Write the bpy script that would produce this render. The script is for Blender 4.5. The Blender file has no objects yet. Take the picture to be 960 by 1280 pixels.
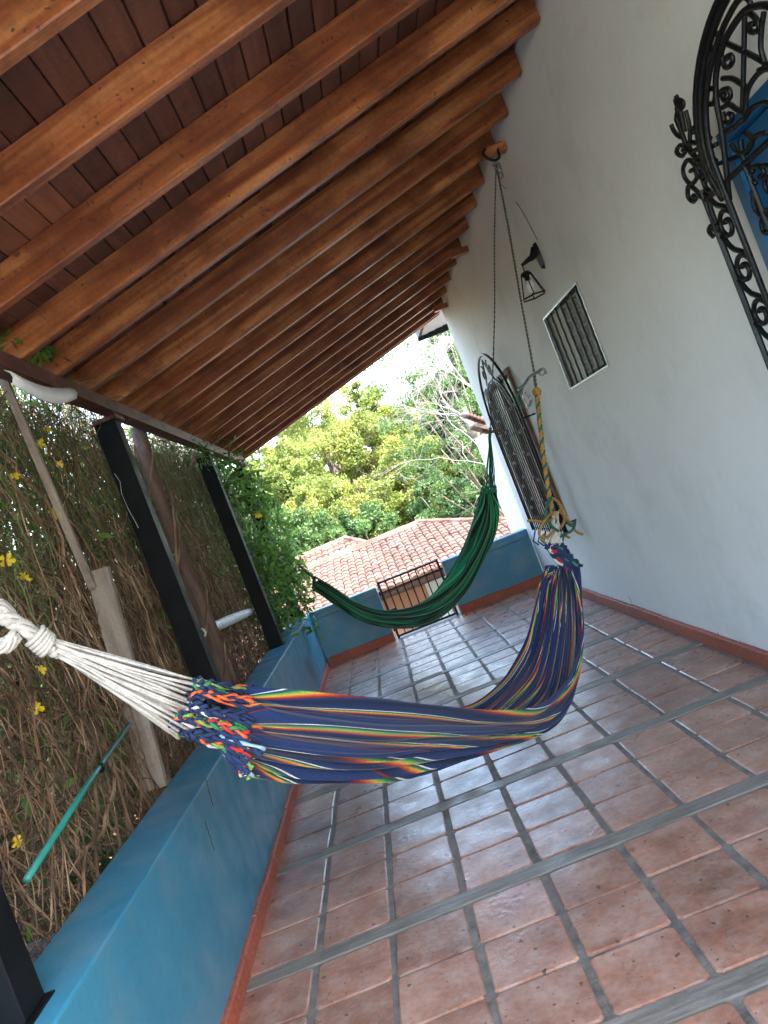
import bpy, math, random
import numpy as np
from mathutils import Vector, Matrix, noise as mnoise
random.seed(7); rng = np.random.default_rng(7)
R = math.radians
scene = bpy.context.scene
COL = scene.collection

# ------------------------------------------------------------------ camera
F = 960.0; TH = R(21.3); CAM = Vector((0, 0, 1.5))
yv = Vector(((463-480)/F, -(643-640)/F, -1)).normalized()
xv = Vector((math.cos(TH), math.sin(TH), 0)); xv = (xv - yv*xv.dot(yv)).normalized()
zv = xv.cross(yv)
RW = Matrix((xv, yv, zv))            # world-from-camera rotation
cd = bpy.data.cameras.new('camera'); cam = bpy.data.objects.new('camera', cd); COL.objects.link(cam)
cd.sensor_fit = 'VERTICAL'; cd.sensor_height = 36; cd.sensor_width = 27; cd.lens = 36*F/1280
cd.clip_start = 0.05; cd.clip_end = 3000
cam.matrix_world = Matrix.Translation(CAM) @ RW.to_4x4()
scene.camera = cam

def ray(x, y): return RW @ Vector(((x-480)/F, -(y-640)/F, -1))
def P(x, y, X=None, Y=None, Z=None):
    d = ray(x, y)
    if X is not None: t = X/d.x
    elif Y is not None: t = Y/d.y
    else: t = (Z-CAM.z)/d.z
    return CAM + d*t

# ------------------------------------------------------------------ world, sun, exposure
SUN_EL, SUN_AZ = R(52), R(125)     # azimuth clockwise from +Y (north)
w = bpy.data.worlds.new('World'); scene.world = w; w.use_nodes = True
nt = w.node_tree; bg = nt.nodes['Background']
sky = nt.nodes.new('ShaderNodeTexSky'); sky.sky_type = 'NISHITA'; sky.sun_disc = False
sky.sun_elevation = SUN_EL; sky.sun_rotation = SUN_AZ; sky.air_density = 1.3; sky.dust_density = 3.0; sky.ozone_density = 1.0
nt.links.new(sky.outputs[0], bg.inputs[0]); bg.inputs[1].default_value = 0.15
sl = bpy.data.lights.new('sun', 'SUN'); so = bpy.data.objects.new('sun', sl); COL.objects.link(so)
sl.energy = 2.0; sl.angle = R(0.5); sl.color = (1, .95, .86)
sd = Vector((math.sin(SUN_AZ)*math.cos(SUN_EL), math.cos(SUN_AZ)*math.cos(SUN_EL), math.sin(SUN_EL)))
so.rotation_euler = sd.to_track_quat('Z', 'Y').to_euler()
scene.view_settings.view_transform = 'Standard'; scene.view_settings.look = 'None'
scene.view_settings.exposure = 3.6; scene.view_settings.gamma = 1

# ------------------------------------------------------------------ helpers
class MB:
    def __init__(s): s.v = []; s.f = []; s.t = []; s.uv = None
    def add(s, vs, fs, tint=0.5):
        b = len(s.v); s.v += [tuple(p) for p in vs]; s.f += [tuple(i+b for i in f) for f in fs]; s.t += [tint]*len(vs)
        return s
    def box(s, x0, x1, y0, y1, z0, z1, tint=0.5):
        return s.add([(x0,y0,z0),(x1,y0,z0),(x1,y1,z0),(x0,y1,z0),(x0,y0,z1),(x1,y0,z1),(x1,y1,z1),(x0,y1,z1)],
            [(0,3,2,1),(4,5,6,7),(0,1,5,4),(1,2,6,5),(2,3,7,6),(3,0,4,7)], tint)
    def beam(s, a, b, wx, wz, up=Vector((0,0,1)), tint=.5):
        a = Vector(a); b = Vector(b); d = (b-a).normalized(); r = d.cross(up).normalized(); u = r.cross(d)
        vs = []
        for p in (a, b):
            for sx, sz in ((-1,-1),(1,-1),(1,1),(-1,1)): vs.append(p + r*sx*wx/2 + u*sz*wz/2)
        return s.add(vs, [(3,2,1,0),(4,5,6,7),(0,1,5,4),(1,2,6,5),(2,3,7,6),(3,0,4,7)], tint)
    def tube(s, pts, r, n=6, tint=.5, cap=True, taper=None):
        pts = [Vector(p) for p in pts]; m = len(pts)
        if m < 2: return s
        d0 = (pts[1]-pts[0]).normalized()
        ref = Vector((0,0,1)) if abs(d0.z) < .9 else Vector((1,0,0))
        nrm = d0.cross(ref).normalized(); vs = []
        for i, p in enumerate(pts):
            d = (pts[min(i+1,m-1)] - pts[max(i-1,0)])
            d = d.normalized() if d.length > 1e-9 else d0
            nrm = nrm - d*nrm.dot(d)
            nrm = nrm.normalized() if nrm.length > 1e-6 else d.orthogonal().normalized()
            bi = d.cross(nrm)
            rr = r[i] if isinstance(r, (list, tuple)) else (r*(1+(taper-1)*i/(m-1)) if taper is not None else r)
            for k in range(n):
                a = 2*math.pi*k/n; vs.append(p + nrm*math.cos(a)*rr + bi*math.sin(a)*rr)
        fs = []
        for i in range(m-1):
            for k in range(n):
                k2 = (k+1) % n; fs.append((i*n+k, i*n+k2, (i+1)*n+k2, (i+1)*n+k))
        if cap: fs.append(tuple(range(n-1,-1,-1))); fs.append(tuple((m-1)*n+k for k in range(n)))
        return s.add(vs, fs, tint)
    def lathe(s, prof, c, n=12, axis=Vector((0,0,1)), tint=.5):
        c = Vector(c); q = Vector((0,0,1)).rotation_difference(axis); vs = []
        for r, z in prof:
            for k in range(n):
                a = 2*math.pi*k/n; vs.append(c + q @ Vector((r*math.cos(a), r*math.sin(a), z)))
        fs = [(i*n+k, i*n+(k+1)%n, (i+1)*n+(k+1)%n, (i+1)*n+k) for i in range(len(prof)-1) for k in range(n)]
        return s.add(vs, fs, tint)
    def build(s, name, mat, parent=None, smooth=False, origin=None):
        me = bpy.data.meshes.new(name)
        vs = s.v
        if origin is not None: o3 = Vector(origin); vs = [(p[0]-o3.x, p[1]-o3.y, p[2]-o3.z) for p in vs]
        me.from_pydata(vs, [], s.f)
        at = me.attributes.new('tint', 'FLOAT', 'POINT'); at.data.foreach_set('value', s.t)
        if s.uv is not None:
            ul = me.uv_layers.new(name='UVMap'); li = np.empty(len(me.loops), dtype=np.int32); me.loops.foreach_get('vertex_index', li)
            ul.data.foreach_set('uv', np.array(s.uv, dtype=np.float32)[li].ravel())
        if smooth: me.polygons.foreach_set('use_smooth', [True]*len(me.polygons))
        me.materials.append(mat); me.update()
        o = bpy.data.objects.new(name, me); COL.objects.link(o)
        if origin is not None: o.location = origin
        if parent is not None: setp(o, parent)
        return o
def setp(o, parent):
    o.parent = parent; o.matrix_parent_inverse = Matrix.Translation(-WLOC.get(parent.name, Vector((0,0,0))))
WLOC = {}
def thing(name, label, cat, loc=(0,0,0), group=None):
    o = bpy.data.objects.new(name, None); COL.objects.link(o); o.location = loc; WLOC[o.name] = Vector(loc); o.empty_display_size = .1
    return tag(o, label, cat, group)
def tag(o, label, cat, group=None):
    o['label'] = label; o['category'] = cat
    if group: o['group'] = group
    return o
def stuff(o): o['kind'] = 'stuff'; return o
def struct(o): o['kind'] = 'structure'; return o
def np_mesh(name, verts, faces_n, mat, tint=None, parent=None, smooth=False):
    """verts (M,3) array, polygons all of size k laid out consecutively"""
    k = faces_n; M = len(verts); nf = M//k
    me = bpy.data.meshes.new(name); me.vertices.add(M); me.vertices.foreach_set('co', verts.astype(np.float32).ravel())
    me.loops.add(M); me.loops.foreach_set('vertex_index', np.arange(M, dtype=np.int32))
    me.polygons.add(nf); me.polygons.foreach_set('loop_start', np.arange(0, M, k, dtype=np.int32)); me.polygons.foreach_set('loop_total', np.full(nf, k, dtype=np.int32))
    at = me.attributes.new('tint', 'FLOAT', 'POINT'); at.data.foreach_set('value', (tint if tint is not None else np.full(M, .5)).astype(np.float32))
    me.materials.append(mat); me.update(calc_edges=True); me.validate()
    o = bpy.data.objects.new(name, me); COL.objects.link(o)
    if parent is not None: setp(o, parent)
    return o
def catmull(pts, n):
    pts = [Vector(p) for p in pts]; out = []; m = len(pts)
    for j in range(n):
        x = j/(n-1)*(m-1); i = min(int(x), m-2); t = x-i
        p0 = pts[i-1] if i > 0 else pts[0]*2-pts[1]; p1 = pts[i]; p2 = pts[i+1]; p3 = pts[i+2] if i+2 < m else pts[m-1]*2-pts[m-2]
        out.append(.5*((2*p1)+(p2-p0)*t+(2*p0-5*p1+4*p2-p3)*t*t+(3*p1-p0-3*p2+p3)*t**3))
    return out

# ------------------------------------------------------------------ materials
def N(nt, typ, **kw):
    n = nt.nodes.new(typ)
    for k, v in kw.items():
        if hasattr(n, k): setattr(n, k, v)
        else: n.inputs[k].default_value = v
    return n
def ramp(nt, fac, stops, interp='LINEAR'):
    r = nt.nodes.new('ShaderNodeValToRGB'); r.color_ramp.interpolation = interp
    els = r.color_ramp.elements
    while len(els) < len(stops): els.new(.5)
    for e, (p, c) in zip(els, stops): e.position = p; e.color = (*c, 1)
    nt.links.new(fac, r.inputs[0]); return r.outputs[0]
def mat(name, cols, scale=(4,4,4), rough=.6, rough_var=0, bump=0, bump_scale=60, spec=.5, tint=0, coord='pos', detail=6, metal=0,
        stain=None, rand=0, trans=None, distort=0, coat=0, fine=0, rot=None, spots=0):
    m = bpy.data.materials.new(name); m.use_nodes = True; nt = m.node_tree; b = nt.nodes['Principled BSDF']; L = nt.links.new
    src = nt.nodes.new('ShaderNodeNewGeometry').outputs['Position'] if coord == 'pos' else nt.nodes.new('ShaderNodeTexCoord').outputs['Object']
    mp = N(nt, 'ShaderNodeMapping'); mp.inputs['Scale'].default_value = scale; L(src, mp.inputs[0])
    if rot: mp.vector_type = 'TEXTURE'; mp.inputs['Scale'].default_value = tuple(1/q for q in scale); mp.inputs['Rotation'].default_value = rot
    if rand:
        oi0 = nt.nodes.new('ShaderNodeObjectInfo'); mm = N(nt, 'ShaderNodeMath', operation='MULTIPLY'); mm.inputs[1].default_value = 50
        L(oi0.outputs['Random'], mm.inputs[0]); L(mm.outputs[0], mp.inputs['Location'])
    nz = N(nt, 'ShaderNodeTexNoise'); nz.inputs['Scale'].default_value = 1; nz.inputs['Detail'].default_value = detail; nz.inputs['Distortion'].default_value = distort
    L(mp.outputs[0], nz.inputs['Vector'])
    fac = nz.outputs['Fac']
    k = len(cols); stops = [(.3+.4*i/(k-1) if k > 1 else .5, c) for i, c in enumerate(cols)]
    c = ramp(nt, fac, stops)
    if tint:
        at = N(nt, 'ShaderNodeAttribute', attribute_name='tint')
        hs = nt.nodes.new('ShaderNodeHueSaturation'); mr = N(nt, 'ShaderNodeMapRange'); mr.inputs['To Min'].default_value = 1-tint; mr.inputs['To Max'].default_value = 1+tint
        L(at.outputs['Fac'], mr.inputs[0]); L(mr.outputs[0], hs.inputs['Value']); L(c, hs.inputs['Color']); c = hs.outputs[0]
    if rand:
        oi = nt.nodes.new('ShaderNodeObjectInfo'); hs = nt.nodes.new('ShaderNodeHueSaturation'); mr = N(nt, 'ShaderNodeMapRange')
        mr.inputs['To Min'].default_value = 1-rand; mr.inputs['To Max'].default_value = 1+rand
        L(oi.outputs['Random'], mr.inputs[0]); L(mr.outputs[0], hs.inputs['Value']); L(c, hs.inputs['Color']); c = hs.outputs[0]
    if fine:
        n4 = N(nt, 'ShaderNodeTexNoise'); n4.inputs['Scale'].default_value = bump_scale*1.3; n4.inputs['Detail'].default_value = 4; L(src, n4.inputs['Vector'])
        hs = nt.nodes.new('ShaderNodeHueSaturation'); mr = N(nt, 'ShaderNodeMapRange'); mr.inputs['From Min'].default_value = .3; mr.inputs['From Max'].default_value = .7
        mr.inputs['To Min'].default_value = 1-fine; mr.inputs['To Max'].default_value = 1+fine
        L(n4.outputs['Fac'], mr.inputs[0]); L(mr.outputs[0], hs.inputs['Value']); L(c, hs.inputs['Color']); c = hs.outputs[0]
    if stain:
        sc, col, lo, hi, amt = stain
        n2 = N(nt, 'ShaderNodeTexNoise'); n2.inputs['Scale'].default_value = sc; n2.inputs['Detail'].default_value = 8; n2.inputs['Roughness'].default_value = .65; L(src, n2.inputs['Vector'])
        r2 = ramp(nt, n2.outputs['Fac'], [(lo, (0,0,0)), (hi, (amt,)*3)])
        mx = N(nt, 'ShaderNodeMix', data_type='RGBA'); L(r2, mx.inputs['Factor']); L(c, mx.inputs['A']); mx.inputs['B'].default_value = (*col, 1); c = mx.outputs['Result']
    if spots:
        n5 = N(nt, 'ShaderNodeTexNoise'); n5.inputs['Scale'].default_value = spots; n5.inputs['Detail'].default_value = 1; L(src, n5.inputs['Vector'])
        r5 = ramp(nt, n5.outputs['Fac'], [(.70,(0,0,0)), (.74,(.8,)*3)])
        mx = N(nt, 'ShaderNodeMix', data_type='RGBA'); L(r5, mx.inputs['Factor']); L(c, mx.inputs['A']); mx.inputs['B'].default_value = (.05,.025,.018,1); c = mx.outputs['Result']
    L(c, b.inputs['Base Color'])
    b.inputs['Roughness'].default_value = rough; b.inputs['Specular IOR Level'].default_value = spec; b.inputs['Metallic'].default_value = metal
    if coat: b.inputs['Coat Weight'].default_value = coat; b.inputs['Coat Roughness'].default_value = .25
    if rough_var:
        n3 = N(nt, 'ShaderNodeTexNoise'); n3.inputs['Scale'].default_value = 7; n3.inputs['Detail'].default_value = 7; L(src, n3.inputs['Vector'])
        mr = N(nt, 'ShaderNodeMapRange'); mr.inputs['From Min'].default_value = .35; mr.inputs['From Max'].default_value = .65
        mr.inputs['To Min'].default_value = rough-rough_var; mr.inputs['To Max'].default_value = rough+rough_var
        L(n3.outputs['Fac'], mr.inputs[0]); L(mr.outputs[0], b.inputs['Roughness'])
    if bump:
        nb = N(nt, 'ShaderNodeTexNoise'); nb.inputs['Scale'].default_value = bump_scale; nb.inputs['Detail'].default_value = 6; L(src, nb.inputs['Vector'])
        bp = N(nt, 'ShaderNodeBump'); bp.inputs['Strength'].default_value = bump; bp.inputs['Distance'].default_value = .01
        L(nb.outputs['Fac'], bp.inputs['Height']); L(bp.outputs[0], b.inputs['Normal'])
    if trans:
        tr = nt.nodes.new('ShaderNodeBsdfTranslucent'); L(c, tr.inputs[0]); ms = nt.nodes.new('ShaderNodeMixShader'); ms.inputs[0].default_value = trans
        L(b.outputs[0], ms.inputs[1]); L(tr.outputs[0], ms.inputs[2]); L(ms.outputs[0], nt.nodes['Material Output'].inputs[0])
    return m

M = {}
M['wall'] = mat('white_plaster', [(.77,.77,.75),(.83,.83,.815)], (1.2,1.2,1.2), .75, bump=.35, bump_scale=11, stain=(1.7,(.50,.49,.45),.52,.78,.45), fine=.012)
M['tile'] = mat('clay_tile', [(.20,.088,.055),(.31,.145,.092),(.40,.22,.155)], (6,6,6), .38, .13, bump=.3, bump_scale=35, rand=.2, coat=.3, stain=(11,(.42,.33,.27),.46,.72,.55), fine=.18, spots=32)
M['mortar'] = mat('grey_mortar', [(.09,.08,.07),(.22,.195,.165)], (14,14,14), .7, .15, bump=.5, bump_scale=80)
M['strip'] = mat('weathered_strip', [(.13,.112,.09),(.25,.22,.185)], (5,60,60), .5, .15, bump=.3, bump_scale=60, stain=(6,(.08,.07,.06),.5,.75,.6))
M['skirt'] = mat('red_skirting', [(.27,.055,.028),(.42,.11,.06)], (60,60,60), .6, bump=.6, bump_scale=120, rand=.12, stain=(45,(.5,.3,.24),.58,.72,.6))
M['blue'] = mat('blue_paint', [(.026,.172,.272),(.04,.208,.315)], (1.5,1.5,1.5), .38, .1, bump=.12, bump_scale=40, stain=(2.4,(.15,.235,.28),.47,.72,.75), fine=.05)
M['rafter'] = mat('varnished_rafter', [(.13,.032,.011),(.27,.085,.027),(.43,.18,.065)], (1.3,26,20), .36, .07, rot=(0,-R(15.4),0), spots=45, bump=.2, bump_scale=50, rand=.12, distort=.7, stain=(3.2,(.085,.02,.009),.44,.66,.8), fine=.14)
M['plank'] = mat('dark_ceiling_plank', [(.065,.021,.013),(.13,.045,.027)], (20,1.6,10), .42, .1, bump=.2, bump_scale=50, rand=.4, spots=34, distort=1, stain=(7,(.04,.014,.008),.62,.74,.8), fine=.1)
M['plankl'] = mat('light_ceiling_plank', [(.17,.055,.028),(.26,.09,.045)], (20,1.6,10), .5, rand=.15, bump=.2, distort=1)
M['maroon'] = mat('maroon_steel', [(.06,.018,.014),(.10,.032,.025)], (5,5,5), .42, .1, bump=.1, bump_scale=60, stain=(5,(.2,.12,.1),.58,.75,.5))
M['black'] = mat('black_paint', [(.003,.004,.005),(.007,.008,.009)], (6,6,6), .5, .1, spec=.12, bump=.12, bump_scale=60)
M['iron'] = mat('wrought_iron', [(.003,.003,.004),(.008,.009,.009)], (30,30,30), .42, .08, spec=.3, bump=.3, bump_scale=90)
M['greywood'] = mat('grey_weathered_wood', [(.16,.12,.09),(.30,.245,.19)], (25,25,2), .7, bump=.5, bump_scale=60, stain=(8,(.09,.07,.05),.55,.75,.6))
M['brownwood'] = mat('rough_brown_wood', [(.08,.045,.03),(.19,.115,.08)], (20,20,3), .75, bump=.8, bump_scale=30, stain=(8,(.07,.04,.03),.5,.7,.6))
M['pvc'] = mat('white_plastic', [(.62,.64,.65),(.76,.77,.77)], (8,8,8), .45, .1, stain=(9,(.35,.33,.3),.55,.8,.5))
M['teal'] = mat('teal_pole', [(.01,.16,.13),(.03,.26,.21)], (5,5,5), .35)
M['doorblue'] = mat('blue_shutter', [(.010,.10,.24),(.015,.14,.32)], (4,4,20), .4, bump=.1)
M['glass'] = mat('reflection_toned_glass', [(.42,.44,.40),(.55,.56,.50)], (1,1,1), .2)  # opaque; the pale colour stands for reflected light and a curtain
M['rope'] = mat('dark_rope', [(.05,.05,.045),(.12,.115,.10)], (120,120,120), .85, bump=.5, bump_scale=300)
M['cord'] = mat('white_cotton_cord', [(.42,.38,.33),(.60,.56,.50)], (50,50,50), .9, bump=.5, bump_scale=250, tint=.12)
M['yrope'] = mat('yellow_rope', [(.25,.12,.02),(.42,.23,.045)], (70,70,70), .8, bump=.4, bump_scale=300)
M['grope'] = mat('green_rope', [(.01,.06,.045),(.02,.13,.09)], (70,70,70), .8)
M['steel'] = mat('grey_steel', [(.18,.19,.19),(.35,.36,.36)], (30,30,30), .4, metal=.7)
M['stem'] = mat('dry_vine_stem', [(.06,.030,.016),(.16,.088,.048),(.32,.22,.13)], (9,9,5), .85, tint=.65)
M['gstem'] = mat('green_vine_stem', [(.05,.075,.02),(.14,.16,.05)], (9,9,9), .8, tint=.4)
M['leaf'] = mat('vine_leaf', [(.06,.15,.022),(.15,.27,.05)], (5,5,5), .45, tint=.5, trans=.5)
M['petal'] = mat('yellow_petal', [(.75,.52,.02),(.85,.66,.05)], (30,30,30), .6, trans=.35)
M['pot'] = mat('salmon_wall_paint', [(.55,.25,.15),(.62,.30,.19)], (2,2,2), .8)
M['roof'] = mat('clay_roof_tile', [(.085,.040,.028),(.15,.075,.053)], (3,3,3), .8, tint=.35, stain=(1.5,(.25,.15,.12),.5,.75,.6))
M['ground'] = mat('scrub_ground', [(.06,.085,.03),(.13,.13,.06),(.20,.15,.09)], (.15,.15,.15), .9)
M['trunk'] = mat('tree_bark', [(.09,.07,.05),(.2,.17,.13)], (5,5,2), .9, bump=.5)
M['pale'] = mat('pale_bare_bark', [(.17,.16,.145),(.26,.245,.22)], (5,5,2), .9)
M['crownA'] = mat('yellow_green_foliage', [(.11,.155,.03),(.19,.235,.05),(.28,.28,.065)], (.55,.55,.55), .6, tint=.4, trans=.5)
M['crownB'] = mat('mid_green_foliage', [(.05,.11,.03),(.10,.175,.045)], (.8,.8,.8), .6, tint=.4, trans=.45)
M['crownC'] = mat('dark_green_foliage', [(.022,.065,.018),(.05,.11,.03)], (.8,.8,.8), .6, tint=.45, trans=.3)
M['bulb'] = mat('frosted_bulb', [(.6,.6,.58),(.7,.7,.68)], (5,5,5), .3)
M['block'] = mat('grey_breeze_block', [(.30,.31,.31),(.45,.46,.45)], (8,8,8), .8, bump=.4)
M['dark'] = mat('dark_interior', [(.01,.012,.012),(.02,.022,.02)], (3,3,3), .8)
M['ledge'] = mat('grey_blue_concrete', [(.11,.14,.165),(.16,.19,.215)], (6,6,6), .7, bump=.2)
M['fascia'] = mat('grey_eave_board', [(.10,.10,.11),(.20,.2,.2)], (3,30,3), .6)

XL, XR, YE = -1.107, 1.67, 9.10; PT = -1.34; PZ = .67
RA, RB = 2.996, .276         # underside of rafters: z = RA + RB*x
def zr(x): return RA + RB*x

# ------------------------------------------------------------------ ground and floor
g = MB(); n = 60
xs = [math.copysign(abs(i/n*2-1)**2.2, i/n*2-1)*600 for i in range(n+1)]; ys = [-80 + (j/n)**1.8*980 for j in range(n+1)]
def gz(x, y):
    d = max(0, y-24); h = -3.2 + min(d*.045, 9) + (max(0, -x-14)*.03)
    return h + 1.0*mnoise.noise(Vector((x*.03, y*.03, 0)))*min(1, max(0, (y-20)/20))
for j in range(n+1):
    for i in range(n+1): g.v.append((xs[i], ys[j], gz(xs[i], ys[j]))); g.t.append(.5)
for j in range(n):
    for i in range(n): a = j*(n+1)+i; g.f.append((a, a+1, a+n+2, a+n+1))
struct(g.build('ground', M['ground'], smooth=True))

fl = struct(MB().box(XL-.02, XR+.02, -6, YE+.3, -.25, -.007).build('floor', M['mortar']))
struct(MB().box(-8, 9, -16, -6.01, -.3, -.004).build('added_bounce_terrace', mat('pale_concrete', [(.36,.33,.29),(.46,.43,.38)], (1,1,1), .8, bump=.2)))  # added behind the camera so sunlit concrete bounces light under the roof
struct(MB().box(XR+.03, 9, -6, -.82, -.3, -.006).build('added_bounce_terrace', bpy.data.materials['pale_concrete']))  # second added slab, out of view, for more sun bounce
# tile meshes: chamfered, slightly uneven clay squares
def tile_mesh(i):
    r = random.Random(i); wx, wy = .1405, .1335; mb = MB()
    def ring(ins, z, c):
        out = []
        for (sx, sy) in ((-1,-1),(1,-1),(1,1),(-1,1)):
            x = sx*(wx-ins); y = sy*(wy-ins)
            a = (x - sx*c, y); b = (x, y - sy*c)
            prs = (b, a) if sx*sy > 0 else (a, b)
            if (sx, sy) in ((-1,-1),): prs = (b, a)
            if (sx, sy) == (1,-1): prs = (a, b)
            if (sx, sy) == (1,1): prs = (b, a)
            if (sx, sy) == (-1,1): prs = (a, b)
            out += [(px, py, z) for px, py in prs]
        return out
    jit = [r.uniform(-.0025,.0025) for _ in range(16)]
    r1 = ring(0, -.012, .012); r2 = ring(.0, -.004, .012); r3 = ring(.006, 0, .014)
    def jt(rg): return [(p[0]+jit[k], p[1]+jit[k+8], p[2]) for k, p in enumerate(rg)]
    vs = jt(r1)+jt(r2)+jt(r3)+[(0,0,r.uniform(-.0015,.0015))]
    fs = []
    for a in (0, 8):
        for k in range(8): fs.append((a+k, a+(k+1)%8, a+8+(k+1)%8, a+8+k))
    for k in range(8): fs.append((16+k, 16+(k+1)%8, 24))
    mb.add(vs, fs); me = mb.build('tile', M['tile']); d = me.data; bpy.data.objects.remove(me); 
    return d
tms = [tile_mesh(i) for i in range(6)]
Y0 = 2.015; BAY = .925
cols = [XL+.1525+.305*i for i in range(9)]
for b in range(-1, 8):
    yb = Y0 + b*BAY
    s_ = MB(); zz = 0
    s_.box(XL+.002, XR-.032, yb-.041, yb+.041, -.012, .001); s_.build('wood_strip', M['strip'], fl)
    for rrow in range(3):
        yc = yb + .0475 + .1385 + rrow*.277
        if yc + .13 > YE: continue
        for ci, xc in enumerate(cols):
            o = bpy.data.objects.new('tile', random.choice(tms)); COL.objects.link(o); o.parent = fl
            sc = (.27 if ci == 8 else .275)/.275
            o.location = (xc + random.uniform(-.003,.003) + (-.004 if ci == 8 else 0), yc + random.uniform(-.003,.003), random.uniform(-.002,.001))
            o.rotation_euler = (random.gauss(0,.0035), random.gauss(0,.0035), random.gauss(0,.006) + random.choice((0, math.pi))); o.scale = (sc,1,1)

# ------------------------------------------------------------------ house wall with its body
hw = thing('house_wall', 'tall white plastered wall running down the right side of the veranda', 'wall', (XR, 4, 0))
hb = MB().box(XR, XR+.22, -.8, 1.72, 0, 3.9).box(XR, XR+.22, 2.75, 4.61, 0, 3.9).box(XR, XR+.22, 5.5, 7.0, 0, 3.9).box(XR, XR+.22, 8.4, YE, 0, 3.9)
hb.box(XR, XR+.22, 1.72, 2.75, 2.32, 3.9).box(XR, XR+.22, 1.72, 2.75, 0, .85)
hb.box(XR, XR+.22, 4.61, 5.5, 2.36, 3.9).box(XR, XR+.22, 4.61, 5.5, 0, 1.81)
hb.box(XR, XR+.22, 7.0, 8.4, 2.30, 3.9).box(XR, XR+.22, 7.0, 8.4, 0, .78)
hb.build('wall_face', M['wall'], hw)
MB().box(XR+.4, 9, -.8, YE-.02, 0, 4.3).build('house_body', M['wall'], hw)
MB().box(XR+.22, XR+.4, 9.0, YE-.01, 0, 3.9).box(XR+.22, XR+.4, -.8, -.7, 0, 3.9).build('end_wall', M['wall'], hw)
MB().box(XR-.1, 9.3, -6, YE+.1, 3.9, 4.05).build('parapet_cap', M['wall'], hw) if False else None
def skirting(parent, a, b, nrm, h=.085, L=.3):
    a = Vector(a); b = Vector(b); d = (b-a); k = max(1, round(d.length/L)); d = d/k; nrm = Vector(nrm)
    for i in range(k):
        p = a+d*(i+.006); q = a+d*(i+.994); j = random.uniform(0,.003); t = .026+j; hh = h+random.uniform(-.004,.004)
        mb = MB(); vs = []
        for z, tt in ((-.01,t),(hh-.006,t),(hh,t-.006)):
            vs += [p+nrm*tt+Vector((0,0,z)), q+nrm*tt+Vector((0,0,z))]
        vs += [p+Vector((0,0,hh)), q+Vector((0,0,hh)), p+Vector((0,0,-.01)), q+Vector((0,0,-.01))]
        mb.add(vs, [(0,1,3,2),(2,3,5,4),(4,5,7,6),(0,2,4,6,8),(1,9,7,5,3)])
        mb.build('skirting_tile', M['skirt'], parent)
skirting(hw, (XR-.002, .9, 0), (XR-.002, YE-.03, 0), (-1,0,0))
# hairline drips above the skirting
for (x, y, L) in ((765,745,.12),(786,745,.1),(815,780,.16),(843,775,.1),(897,790,.14),(925,800,.1)):
    p = P(x, y, X=XR-.002); mb = MB(); q = [p+Vector((0, random.uniform(-.01,.01)*i, -L*i/4)) for i in range(5)]
    mb.tube(q, .0016, 3); mb.build('crack', M['mortar'], hw)

# ------------------------------------------------------------------ parapets
def parapet(label, boxes, capboxes):
    t = thing('parapet', label, 'parapet', (0,0,0)); m = MB()
    for b in boxes: m.box(*b)
    m.build('wall_body', M['blue'], t)
    c = MB()
    for b in capboxes: c.box(*b)
    o = c.build('top_band', M['blue'], t); bv = o.modifiers.new('bevel', 'BEVEL'); bv.width = .008; bv.segments = 2
    return t
ps = parapet('long blue painted parapet along the left side carrying the black posts', [(PT+.005, XL-.004, -3, YE+.2, -3.2, -.26)], [(PT, XL, -3, YE+.2, -.26, PZ)])
skirting(ps, (XL-.006, .9, 0), (XL-.006, YE-.03, 0), (1,0,0), h=.07)
pf = parapet('blue end parapet left of the black iron gate', [(XL+.002, -.26, YE+.014, YE+.2, -.2, PZ-.10)], [(XL+.003, -.26, YE, YE+.205, PZ-.10, PZ+.001)])
skirting(pf, (XL+.03, YE+.016, 0), (-.265, YE+.016, 0), (0,-1,0), h=.10)
pr = parapet('blue end parapet between the iron gate and the white wall', [(.58, XR, YE+.014, YE+.2, -.2, PZ-.10)], [(.58, XR-.001, YE, YE+.205, PZ-.10, PZ-.001)])
skirting(pr, (.58, YE+.016, 0), (XR-.03, YE+.016, 0), (0,-1,0), h=.10)
lg = tag(MB().box(-2.4, PT-.003, -1, 2.42, PZ-.3, PZ-.03).build('ledge', M['ledge']), 'grey blue concrete ledge outside the parapet beside the nearest black post', 'ledge')
# wet looking seam marks on the parapet
for pts in (((257,972),(266,1007)), ((256,1027),(262,1045),(268,1063))):
    q = [P(x, y, X=XL+.0005) for x, y in pts]; q = catmull(q, 14); q = [p+Vector((0, random.uniform(-.006,.006), 0)) for p in q]
    MB().tube(q, .0014, 4).build('crack', M['dark'], ps)

# gate
gt = thing('iron_gate', 'low black iron gate of upright bars set in the blue end parapet', 'gate', (.16, YE+.06, 0))
f_ = MB(); gy = YE+.05; gx0, gx1 = -.215, .535
for z in (.03, .70): f_.box(gx0, gx1, gy-.012, gy+.012, z-.012, z+.012)
for x in (gx0, gx1): f_.box(x-.014, x+.014, gy-.0145, gy+.0145, .0, .72)
f_.box(gx0+.03, gx1-.03, gy-.008, gy+.008, .60-.006+.0, .60+.006) if False else None
f_.build('gate_frame', M['iron'], gt)
for i in range(1, 8):
    x = gx0+(gx1-gx0)*i/8; MB().tube([(x,gy,.03),(x,gy,.70)], .008, 6).build('bar', M['iron'], gt)
MB().box(gx0+.02, gx0+.09, gy-.03, gy-.012, .28, .36).build('latch', M['iron'], gt)
for zz in (.1, .55): MB().box(gx0-.03, gx0-.015, gy-.02, gy+.02, zz, zz+.06).build('hinge', M['iron'], gt)

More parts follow.
